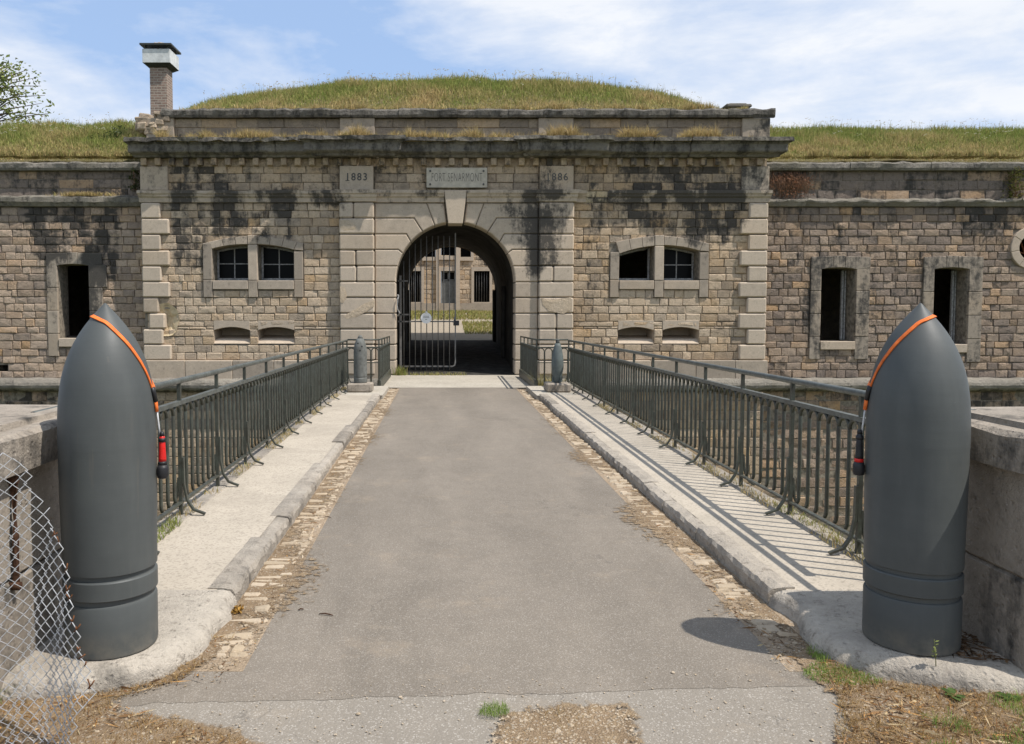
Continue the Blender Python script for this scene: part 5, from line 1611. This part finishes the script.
# earth over the vaults
rp = [(140,120),(196,120),(211,111),(226,102),(250,93),(300,84),(350,78),(400,75.5),(450,74.5),(500,75),(550,76),(600,81),(640,88),(662,97),(678,108),(690,120),(770,120)]
rid = [sight(p[0], p[1]+10, 27.5) for p in rp]
def ridge(x):
    if x <= rid[0][0]: return rid[0][1]
    for (a, za), (b, zb) in zip(rid, rid[1:]):
        if a <= x <= b: return lerp(za, zb, (x-a)/(b-a))
    return rid[-1][1]
zc_top = fz(163, YW)+.12
def zmid(x, y):
    t = clamp((y-22.3)/5.2); return lerp(az1+.18, ridge(x)-.2, math.sin(t*math.pi/2))+.07*n2(x*.7, y*.7)
wl = lambda x: (fz(128, 27) if x < 0 else fz(133, 27)-.0)+.10*n2(x*.35, 2)
def zwing(x, y):
    t = clamp((y-22.3)/4.7); return lerp(zc_top-.03, wl(x), t**.85)+.07*n2(x*.7, y*.7)
mb = MB()
def patch(x0, x1, zf, y0=22.2, y1=30.0):
    xs = np.linspace(x0, x1, max(4, int((x1-x0)/.4))); ys = np.linspace(y0, y1, 24)
    g = [[mb.vert((x, y, zf(x, y))) for x in xs] for y in ys]
    sk = [mb.vert((x, y0, zf(x, y0)-1.2)) for x in xs]; sk2 = [mb.vert((x, y1, 5.6)) for x in xs]
    for a in range(len(ys)-1):
        for b in range(len(xs)-1): mb.face((g[a][b], g[a][b+1], g[a+1][b+1], g[a+1][b]), True)
    for b in range(len(xs)-1):
        mb.face((sk[b], sk[b+1], g[0][b+1], g[0][b])); mb.face((g[-1][b], g[-1][b+1], sk2[b+1], sk2[b]))
    for col_ in (0, -1):
        for a in range(len(ys)-1):
            p, q = g[a][col_], g[a+1][col_]
            u, v = mb.vert((xs[col_], ys[a], 4.0)), mb.vert((xs[col_], ys[a+1], 4.0)); mb.face((p, q, v, u))
patch(GX0+.15, GX1-.15, zmid); patch(-30, GX0+.1, zwing); patch(GX1-.1, 32, zwing)
o = mb.build('earth_mound', M['soil']); tag(o, kind='structure')
def mound_grass(name, x0, x1, zf, n, y0, y1, ztop):
    x = RNG.uniform(x0, x1, n); y = y0+(y1-y0)*RNG.uniform(0, 1, n)**1.0
    z = np.array([zf(a, b) for a, b in zip(x, y)])
    t = (y-y0)/(y1-y0)
    cl = np.array([n2(a*.9, b*.9, 5) for a, b in zip(x, y)]); cl2 = np.array([n2(a*.3, b*.4, 15) for a, b in zip(x, y)])
    dry = .60-.60*np.clip(t*1.6, 0, 1)+.7*cl+.5*cl2
    h = (.09+.17*np.clip(t*2.2, 0, 1))*RNG.uniform(.6, 1.3, n)*(1+.5*cl)
    w = RNG.uniform(.012, .035, n)
    blades(name, np.c_[x, y, z-.02], np.clip(h, .05, 1), w, grass_cols(n, dry), 1.1)
    # tall flowering stalks
    m = n//90
    x = RNG.uniform(x0, x1, m); y = RNG.uniform(lerp(y0, y1, .3), y1, m); z = np.array([zf(a, b) for a, b in zip(x, y)])
    blades(name+'_stalks', np.c_[x, y, z], RNG.uniform(.2, .55, m), RNG.uniform(.01, .018, m), grass_cols(m, .45), .3)
    mb = MB()
    k = m//2
    for i in range(k):
        cx, cyy, cz = x[i], y[i], z[i]+RNG.uniform(.22, .5)
        wht = RNG.uniform() < .45
        for q in range(5 if wht else 3):
            s = RNG.uniform(.012, .03); p = Vector((cx+RNG.normal(0, .05), cyy+RNG.normal(0, .04), cz+RNG.normal(0, .02)))
            c = (.55, .54, .42, 1) if wht else (*(BROWN*RNG.uniform(.5, 1.3)), 1)
            mb.quadp((p+Vector((-s, 0, 0)), p+Vector((0, -s, s*.4)), p+Vector((s, 0, .3*s)), p+Vector((0, s, 0))), c)
    o = mb.build(name+'_seed_heads', M['leaf'], fix=False); tag(o, kind='stuff')
mound_grass('mound_grass', GX0+.4, GX1-.4, zmid, 52000, 22.45, 28.2, 0)
mound_grass('mound_grass', -14.5, GX0+.1, zwing, 22000, 22.4, 27.6, 0)
mound_grass('mound_grass', GX1-.1, 19.5, zwing, 36000, 22.4, 27.6, 0)
# dry growth along the ledges
def ledge(name, x0, x1, y0, y1, z, n, dry, hmax, cl_f=1.0):
    x = RNG.uniform(x0, x1, n); y = RNG.uniform(y0, y1, n)
    c = np.array([.65*n2(a*1.1, 3, 2)+.55*n2(a*4.3, b_*3, 6) for a, b_ in zip(x, y)]); keep = c > RNG.uniform(-.75, .15*cl_f, n)
    x, y, c = x[keep], y[keep], c[keep]; n = len(x)
    blades(name, np.c_[x, y, np.full(n, z)], np.clip(hmax*(.5+.9*c)*RNG.uniform(.3, 1.1, n), .05, hmax*1.3), RNG.uniform(.01, .028, n), grass_cols(n, dry+.3*c), .9)
ledge('ledge_grass', GX0+.6, GX1-.5, YF-.49, YF-.05, cz1+.0, 30000, .98, .56)
ledge('coping_grass', GX0+1.0, GX1-.5, YA-.10, YA+.35, az1+.22, 14000, .8, .34)
ledge('coping_grass', -13.5, GX0-.1, YW-.06, YW+.4, zc_top+.06, 9000, .65, .34)
ledge('coping_grass', GX1+.1, 18, YW-.06, YW+.4, zc_top+.06, 12000, .65, .34)
x = RNG.normal(fx(92,195,YW)-.2, .35, 700)
blades('string_course_grass', np.c_[x, RNG.uniform(YW-.14, YW, 700), np.full(700, fz(197, YW)+.02)], RNG.uniform(.04, .16, 700), RNG.uniform(.01, .02, 700), grass_cols(700, .95), 1.0)

def leafy(root, pts, size, cols, name='leaves', n_each=10, spread=.12, up=.3):
    mb = MB()
    for p in pts:
        for _ in range(n_each):
            c = Vector(p)+Vector((R.gauss(0, spread), R.gauss(0, spread), R.gauss(0, spread)))
            s = size*R.uniform(.6, 1.3); d = Vector((R.gauss(0, 1), R.gauss(0, 1), R.gauss(up, .7))).normalized()
            e = d.cross(Vector((R.gauss(0, 1), R.gauss(0, 1), R.gauss(0, 1)))).normalized()
            k = R.choice(cols); v = R.uniform(.7, 1.25); k = (k[0]*v, k[1]*v, k[2]*v, 1)
            mb.quadp((c-d*s, c+e*s*.45, c+d*s, c-e*s*.45), k)
    return local(root, mb, name, M['leaf'])
# tree behind the left wing: crown mostly outside the frame
ty = 31.5; tx0 = fx(-9, 90, ty)
tr = thing('tree', (tx0, ty, 6.5), 'loose leafed tree crown reaching over the grass mound at the far left edge', 'tree')
mb = MB(); limbs = []
top = sight(-30, 66, ty)[1]
mb.tube([(tx0, ty, 5.5), (tx0+.1, ty, 7.5), (tx0, ty, 9), (tx0+.1, ty, top)], [.2, .16, .1, .03], 8)
tips = []
for k in range(46):
    z = R.uniform(7.6, top-.1); a = R.uniform(-1.2, 1.2) if k % 3 else R.uniform(0, 6.28); L = R.uniform(1.0, 2.6)*(1-.45*clamp((z-8)/4))
    p0 = Vector((tx0+.05, ty, z)); p3 = p0+Vector((math.cos(a)*L, math.sin(a)*L*.7, R.uniform(.1, .7)))
    pm = p0.lerp(p3, .5)+Vector((0, 0, R.uniform(-.1, .15)))
    mb.tube([p0, pm, p3], [.035, .022, .008], 5)
    for q in range(7):
        t = R.uniform(.3, 1.05); tips.append(p0.lerp(p3, t)+Vector((R.gauss(0, .12), R.gauss(0, .15), R.gauss(0, .12))))
local(tr, mb, 'trunk', M['bark'])
leafy(tr, tips, .085, [(.16, .20, .06), (.21, .25, .08), (.12, .16, .05), (.24, .25, .09)], 'crown', 5, .14)
# dark bush on left mound, plants on right wing
def shrub(name, px, py, Y, w, h, label, cols, n=60, size=.05, cat='shrub', stems=True):
    x, z = sight(px, py, Y)
    t = thing(name, (x, Y, z), label, cat)
    pts = [(x+R.gauss(0, w*.45), Y+R.gauss(0, .1), z+h*R.random()) for _ in range(n)]
    if stems:
        mb = MB()
        for p in pts[::4]: mb.tube([(x+R.gauss(0, .03), Y, z), p], [.008, .003], 4)
        local(t, mb, 'stems', M['stems'])
    leafy(t, pts, size, cols, 'leaves', 8, w*.22)
    return t
shrub('bush', 112, 151, 24.4, .55, .5, 'small dark green bush in the grass left of the gatehouse', [(.06, .08, .03), (.08, .10, .035)], 40, .06, 'bush')
shrub('climbing_plant', 1015, 197, YW-.12, .3, .75, 'green weed growing on the right wing above the string course', [(.12, .13, .04), (.16, .14, .05)], 40, .05, 'plant')
shrub('ivy', 135, 190, YW-.08, .16, .6, 'thin dark ivy in the corner beside the gatehouse', [(.06, .075, .03), (.1, .1, .05)], 26, .045, 'ivy')
x, z = sight(790, 197, YW-.1)
dp = thing('dried_creeper', (x, YW-.1, z), 'rust brown dried creeper hanging on the right wing next to the gatehouse', 'creeper')
mb = MB()
for k in range(170):
    a = Vector((x+R.gauss(0, .30), YW-.03, fz(171, YW)-abs(R.gauss(0, .12)))); b = a+Vector((R.gauss(-.02, .14), -R.uniform(.02, .1), -R.uniform(.2, .65)))
    mb.tube([a, a.lerp(b, .5)+Vector((R.gauss(0, .05), -.03, 0)), b], [.006, .005, .003], 4)
local(dp, mb, 'stems', M['stems'])
leafy(dp, [(x+R.gauss(0, .28), YW-.08, fz(171, YW)-R.uniform(.1, .7)) for _ in range(70)], .03, [(.30, .15, .09), (.22, .12, .07)], 'dead_leaves', 6, .06)

# ground growth near the camera
def ground_grass(name, poly, n, hmin, hmax, dry, spread=.2, wmin=.002, wmax=.005, clump=2.5, thr=.0, z=.012, lean=1.1, zf=None):
    P = [pxg(*p) for p in poly]; xs = [p[0] for p in P]; ys = [p[1] for p in P]
    out = []
    tries = 0
    while len(out) < n and tries < n*40:
        tries += 1
        x, y = RNG.uniform(min(xs), max(xs)), RNG.uniform(min(ys), max(ys))
        c = False; j = len(P)-1
        for i in range(len(P)):
            if (P[i][1] > y) != (P[j][1] > y) and x < (P[j][0]-P[i][0])*(y-P[i][1])/(P[j][1]-P[i][1])+P[i][0]: c = not c
            j = i
        if c and n2(x*clump, y*clump, 4) > thr+RNG.normal(0, .12): out.append((x, y, zf(x, y) if zf else z))
    if not out: return
    n = len(out); cc = grass_cols(n, dry, spread)
    cc = cc*np.array((.72, .62, .55)) if dry > .6 else cc*.5+np.array((.15, .28, .055))*.6
    o = blades(name, np.array(out), RNG.uniform(hmin, hmax, n), RNG.uniform(wmin, wmax, n), cc, lean); return o
RV = [(835,744),(838,700),(815,672),(830,662),(880,684),(960,692),(1040,694),(1040,760),(835,760)]
ground_grass('dead_grass', RV, 6000, .006, .035, .95, .1, .001, .0028, 4, -.2, lean=1.6)
ground_grass('green_grass', [(800,676),(812,666),(842,668),(888,686),(850,690),(812,684)], 1000, .008, .028, .0, .15, .0015, .004, 5, -.35)
ground_grass('green_grass', [(905,744),(930,700),(1040,700),(1040,765),(905,765)], 900, .015, .05, .0, .2, .0015, .004, 6, .18)
ground_grass('green_grass', [(805,655),(820,640),(838,662),(822,668)], 350, .015, .05, .0, .1, .0015, .004, 5, -.5)
LV = [(-20,760),(-20,690),(80,688),(150,672),(215,638),(235,640),(180,684),(110,706),(250,744),(250,760)]
ground_grass('dead_grass', LV, 5000, .006, .03, .95, .1, .001, .0026, 4, -.2, lean=1.7)
ground_grass('green_grass', [(-20,720),(-20,600),(10,610),(30,690),(10,705)], 500, .04, .16, .1, .15, .002, .005, 4, -.5)
ground_grass('green_grass', [(478,718),(484,708),(506,708),(510,718),(495,721)], 420, .012, .035, .15, .15, .0012, .003, 4, -.9)
ground_grass('dead_grass', [(480,760),(502,718),(560,708),(630,710),(638,760)], 420, .005, .02, .9, .2, .001, .0025, 5, -.0, lean=1.8)
# weeds along the railing feet and the bank
def strip(name, x0, x1, y0, y1, n, h, dry, zf, thr=.0, w=(.003, .008)):
    x = RNG.uniform(x0, x1, n); y = RNG.uniform(y0, y1, n)
    c = np.array([n2(a*2, b*1.3, 7) for a, b in zip(x, y)]); k = c > thr; x, y = x[k], y[k]; n = len(x)
    blades(name, np.c_[x, y, [zf(a, b) for a, b in zip(x, y)]], RNG.uniform(*h, n), RNG.uniform(*w, n), grass_cols(n, dry, .3), 1.1)
bz_ = lambda x, y: (np.interp(y, [4.25, 4.7, 5.3, 6.2, 7.4], [-.02, -.05, -.3, -1.0, -2.1]))
for sgn in (-1, 1):
    xa, xb = sorted((BX+sgn*2.3, BX+sgn*2.44))
    strip('edge_weeds', xa, xb, 4.6, 17.2, 3200, (.015, .06), .85, lambda x, y: .108, .0)
    xa, xb = sorted((BX+sgn*2.47, BX+sgn*7))
    strip('bank_grass', xa, xb, 4.3, 7.4, 16000, (.08, .3), .35, bz_, -.5, (.006, .014))
x = RNG.uniform(BX-2.42, BX-2.3, 260)
blades('green_grass', np.c_[x, RNG.uniform(5.25, 6.0, 260), np.full(260, .105)], RNG.uniform(.02, .08, 260), RNG.uniform(.004, .008, 260), grass_cols(260, .0, .1), 1.0)
x = RNG.uniform(BX+2.36, BX+2.5, 500)
blades('green_grass', np.c_[x, RNG.uniform(4.6, 6.6, 500), np.full(500, .10)], RNG.uniform(.02, .07, 500), RNG.uniform(.004, .008, 500), grass_cols(500, .3, .3), 1.0)
# weeds at the gate
x = RNG.normal(CX-AR+.1, .08, 200); blades('gate_weeds', np.c_[x, RNG.uniform(YF-.2, YF+.1, 200), np.full(200, .01)], RNG.uniform(.05, .3, 200), RNG.uniform(.01, .02, 200), grass_cols(200, .15), .8)
x = RNG.uniform(CX-1.2, CX+.3, 260); blades('gate_weeds', np.c_[x, RNG.normal(YF-.1, .05, 260), np.full(260, .01)], RNG.uniform(.02, .12, 260), RNG.uniform(.01, .02, 260), grass_cols(260, .45), .8)
x = RNG.uniform(BX+1.75, BX+2.4, 500); blades('gate_weeds', np.c_[x, RNG.uniform(17.5, 18.4, 500), np.full(500, -.05)], RNG.uniform(.1, .45, 500), RNG.uniform(.008, .015, 500), grass_cols(500, .55), .8)
# courtyard grass in front of the barracks
n = 9000; x = RNG.uniform(-4.5, 5.5, n); y = RNG.uniform(37.5, 42.9, n)
blades('courtyard_grass', np.c_[x, y, [court_z(a, b) for a, b in zip(x, y)]], RNG.uniform(.06, .2, n), RNG.uniform(.02, .05, n), grass_cols(n, .3), .7)
n = 3500; x = RNG.uniform(.9, 4.0, n); y = RNG.uniform(31.5, 36.5, n)
blades('courtyard_grass', np.c_[x, y, [court_z(a, b) for a, b in zip(x, y)]], RNG.uniform(.06, .16, n), RNG.uniform(.02, .04, n), grass_cols(n, .3), .7)

# seedling by the right shell, broad-leaf weed, twigs, dead leaves, pebbles
def seedling(px, py, h, label):
    x, y = pxg(px, py, .1)
    t = thing('seedling', (x, y, .09), label, 'plant')
    mb = MB(); pts = [(x, y, .09), (x-.004, y, .09+h*.5), (x-.012, y, .09+h)]; mb.tube(pts, [.0022, .0018, .001], 5, c=(.25, .27, .12, 1)); local(t, mb, 'stem', M['leaf'])
    mb = MB()
    for k in range(12):
        z = .09+h*R.uniform(.25, 1.05); a = R.uniform(0, 6.28); s = .011*R.uniform(.7, 1.3)
        c = Vector((x-.008, y, z)); d = Vector((math.cos(a), math.sin(a), .4))*s; e = Vector((-math.sin(a), math.cos(a), .1))*s*.5
        mb.quadp((c, c+d*.6+e, c+d*1.4, c+d*.6-e), (.26, .30, .10, 1))
    local(t, mb, 'leaves', M['leaf'])
seedling(936, 664, .125, 'tiny pale green seedling in front of the foot of the right shell')
def rosette(px, py, s, label, n=9):
    x, y = pxg(px, py); t = thing('broadleaf_weed', (x, y, .01), label, 'weed'); mb = MB()
    for k in range(n):
        a = R.uniform(0, 6.28); L = s*R.uniform(.6, 1.2); d = Vector((math.cos(a), math.sin(a), 0)); e = Vector((-d.y, d.x, 0))*L*.3
        b = Vector((x, y, .012)); u = R.uniform(.25, .6)*L
        v = R.uniform(.7, 1.2); c = (.09*v, .135*v, .045*v, 1)
        P = [b, b+d*L*.4+e+Vector((0, 0, u*.8)), b+d*L*.8+e*.9+Vector((0, 0, u)), b+d*L*1.1+Vector((0, 0, u*.8)), b+d*L*.8-e*.9+Vector((0, 0, u)), b+d*L*.4-e+Vector((0, 0, u*.8))]
        mb.face([mb.vert(p, c) for p in P])
    local(t, mb, 'leaves', M['leaf'])
rosette(952, 700, .05, 'broad leafed green weed below the right kerb corner', 8)
rosette(1010, 704, .05, 'broad leafed weed at the right frame edge by the dirt', 8)
rosette(20, 690, .07, 'bushy green weed behind the wire mesh at the left', 12)
def twig(px, py, L, a, label, r=.004):
    x, y = pxg(px, py); mb = MB(); d = Vector((math.cos(a), math.sin(a), 0)); p = Vector((x, y, .004+r))
    mb.tube([p-d*L/2, p-d*L*.1+Vector((0, .006, .004)), p+d*L*.25+Vector((0, .004, .002)), p+d*L/2], [r*.7, r, r, r*.6], 7)
    o = mb.build('twig', M['twig']); tag(o, label, 'twig')
twig(326, 616, .085, -.25, 'short brown twig lying on the left half of the asphalt')
twig(301, 611, .03, .3, 'tiny dark twig stub on the asphalt near the left gutter', .004)
twig(328, 518, .06, -.5, 'thin dark twig on the asphalt farther up the road', .003)
mb = MB(); x, y = pxg(237, 613)
for k in range(170):
    c = Vector((x+max(-.03, min(.03, R.gauss(0, .013))), y+max(-.05, min(.05, R.gauss(0, .022))), .015+abs(R.gauss(0, .007)))); s = R.uniform(.008, .014); d = Vector((R.gauss(0, 1), R.gauss(0, 1), R.gauss(0, .5))).normalized()*s; e = d.cross(Vector((R.random(), R.random(), 1))).normalized()*s*.6
    v = R.uniform(.5, 1.2); mb.quadp((c-d, c+e, c+d, c-e), (.42*v, .25*v, .07*v, 1))
o = mb.build('dry_leaf_heap', M['leaf'], fix=False); tag(o, 'small heap of yellow dry leaves in the left gutter by the kerb end', 'leaf heap')
def litter(name, poly, n, smin, smax, cols, z=.014):
    P = [pxg(*p) for p in poly]; xs = [p[0] for p in P]; ys = [p[1] for p in P]; mb = MB(); k = 0
    while k < n:
        x, y = R.uniform(min(xs), max(xs)), R.uniform(min(ys), max(ys)); c = False; j = len(P)-1; k += 1
        for i in range(len(P)):
            if (P[i][1] > y) != (P[j][1] > y) and x < (P[j][0]-P[i][0])*(y-P[i][1])/(P[j][1]-P[i][1])+P[i][0]: c = not c
            j = i
        if not c or n2(x*4, y*4, 9) < R.gauss(-.15, .2): continue
        s = R.uniform(smin, smax); L = s*(R.uniform(4, 9) if R.random() < .35 else R.uniform(.9, 1.6)); w = s*.35 if L > s*3 else s*.7
        a = R.uniform(0, 6.28); d = Vector((math.cos(a)*L, math.sin(a)*L, R.gauss(0, .25)*s)); e = Vector((-math.sin(a)*w, math.cos(a)*w, R.gauss(0, .3)*s)); ct = Vector((x, y, z+abs(R.gauss(0, .006))))
        q = R.choice(cols); v = R.uniform(.6, 1.3)
        mb.quadp((ct-d, ct+e, ct+d, ct-e), (q[0]*v, q[1]*v, q[2]*v, 1))
    o = mb.build(name, M['leaf'], fix=False); tag(o, kind='stuff')
LC = [(.40, .28, .15), (.30, .18, .09), (.22, .12, .06), (.50, .40, .24), (.13, .08, .05), (.42, .24, .09)]
litter('leaf_litter', RV, 3200, .003, .009, LC); litter('leaf_litter', LV, 3000, .003, .008, LC)
litter('leaf_litter', [(150,690),(225,650),(246,610),(262,600),(330,480),(360,420),(368,420),(300,560),(262,640),(220,690)], 2600, .003, .008, LC, .006)
litter('leaf_litter', [(800,665),(770,628),(700,560),(600,450),(590,450),(690,565),(745,640),(780,668)], 1800, .003, .008, LC, .006)
litter('leaf_litter', [(900,664),(960,650),(1010,662),(1040,690),(960,680)], 1500, .004, .010, [(.16, .10, .06), (.25, .16, .09), (.10, .065, .04)], .108)
mb = MB()
def pebbles(poly, n, smin, smax, z=.008):
    P = [pxg(*p) for p in poly]; xs = [p[0] for p in P]; ys = [p[1] for p in P]
    k = 0
    while k < n:
        x, y = R.uniform(min(xs), max(xs)), R.uniform(min(ys), max(ys)); c = False; j = len(P)-1
        for i in range(len(P)):
            if (P[i][1] > y) != (P[j][1] > y) and x < (P[j][0]-P[i][0])*(y-P[i][1])/(P[j][1]-P[i][1])+P[i][0]: c = not c
            j = i
        k += 1
        if not c: continue
        s = R.uniform(smin, smax)*(2.0 if R.random() < .06 else 1)
        mb.box(x-s, x+s, y-s*.8, y+s*.8, z-s*.4, z+s*.7, bev=s*.5, jit=s*.25, c=(R.uniform(0, .9), 0, R.uniform(0, .4), 1))
pebbles(RV, 900, .002, .006); pebbles(LV, 900, .002, .006)
pebbles([(480,760),(500,718),(560,708),(632,708),(642,760)], 700, .002, .007)
pebbles([(150,744),(250,690),(820,660),(850,744)], 420, .0015, .0045, .004)
pebbles([(770,664),(740,610),(760,600),(820,660)], 120, .003, .008, .006)
pebbles([(200,680),(260,600),(285,600),(250,660)], 160, .002, .006, .006)
o = mb.build('pebbles', M['paving_stone']); tag(o, kind='stuff')

# ================================================================== LIGHT, SKY, CAMERA
Ls = Vector((.55, -.25, 1.0)).normalized()
sd = bpy.data.lights.new('sun', 'SUN'); sd.energy = 4.0; sd.angle = RAD(.53); sd.color = (1, .94, .87)
so = bpy.data.objects.new('sun', sd); COL.objects.link(so); so.rotation_euler = Ls.to_track_quat('Z', 'Y').to_euler()
so.location = (20, -10, 40)
w = bpy.data.worlds.new('World'); sc.world = w; w.use_nodes = True; nt = w.node_tree; nt.nodes.clear(); g = NG(nt)
out = g.n('ShaderNodeOutputWorld'); bg = g.n('ShaderNodeBackground'); g.L(bg.outputs[0], out.inputs[0])
sky = g.n('ShaderNodeTexSky', sky_type='NISHITA'); sky.sun_disc = False
sky.sun_elevation = math.asin(Ls.z); sky.sun_rotation = math.atan2(Ls.x, Ls.y); sky.air_density = 1.0; sky.dust_density = 1.0; sky.ozone_density = 2.0
bg.inputs[1].default_value = .12
tc = g.n('ShaderNodeTexCoord').outputs['Generated']
mp = g.n('ShaderNodeMapping'); g.L(tc, mp.inputs['Vector']); mp.inputs['Scale'].default_value = (1.3, 1.3, 3.6); mp.inputs['Location'].default_value = (7.7, 3.1, .2); mp.inputs['Rotation'].default_value = (0, RAD(6), 0)
c1 = g.noise(1.7, 7, .52, mp.outputs[0], .35); c2 = g.noise(5.5, 8, .62, mp.outputs[0], .2)
cm = g.math('ADD', g.math('MULTIPLY', c1, .75), g.math('MULTIPLY', c2, .25))
msk = g.rng(cm, .41, .59)
cloud = g.mix(g.rng(c2, .3, .7), (5.3, 5.55, 5.95), (6.0, 6.1, 6.3))
g.L(g.mix(g.math('MULTIPLY', msk, .92), g.mix(.7, sky.outputs[0], (2.7, 3.8, 5.8)), cloud), bg.inputs[0])
cd = bpy.data.cameras.new('camera'); co = bpy.data.objects.new('camera', cd); COL.objects.link(co); sc.camera = co
co.location = (0, 0, CH); co.rotation_euler = (RAD(90)-PITCH, 0, 0)
cd.sensor_fit = 'HORIZONTAL'; cd.sensor_width = 36; cd.lens = F/1024*36
cd.shift_x = (512-PX)/1024; cd.shift_y = -(372-PY)/1024
cd.clip_start = .05; cd.clip_end = 3000
sc.view_settings.view_transform = 'Standard'; sc.view_settings.look = 'None'; sc.view_settings.gamma = 1
sc.view_settings.exposure = .45; sc.view_settings.use_curve_mapping = False
sc.render.film_transparent = False
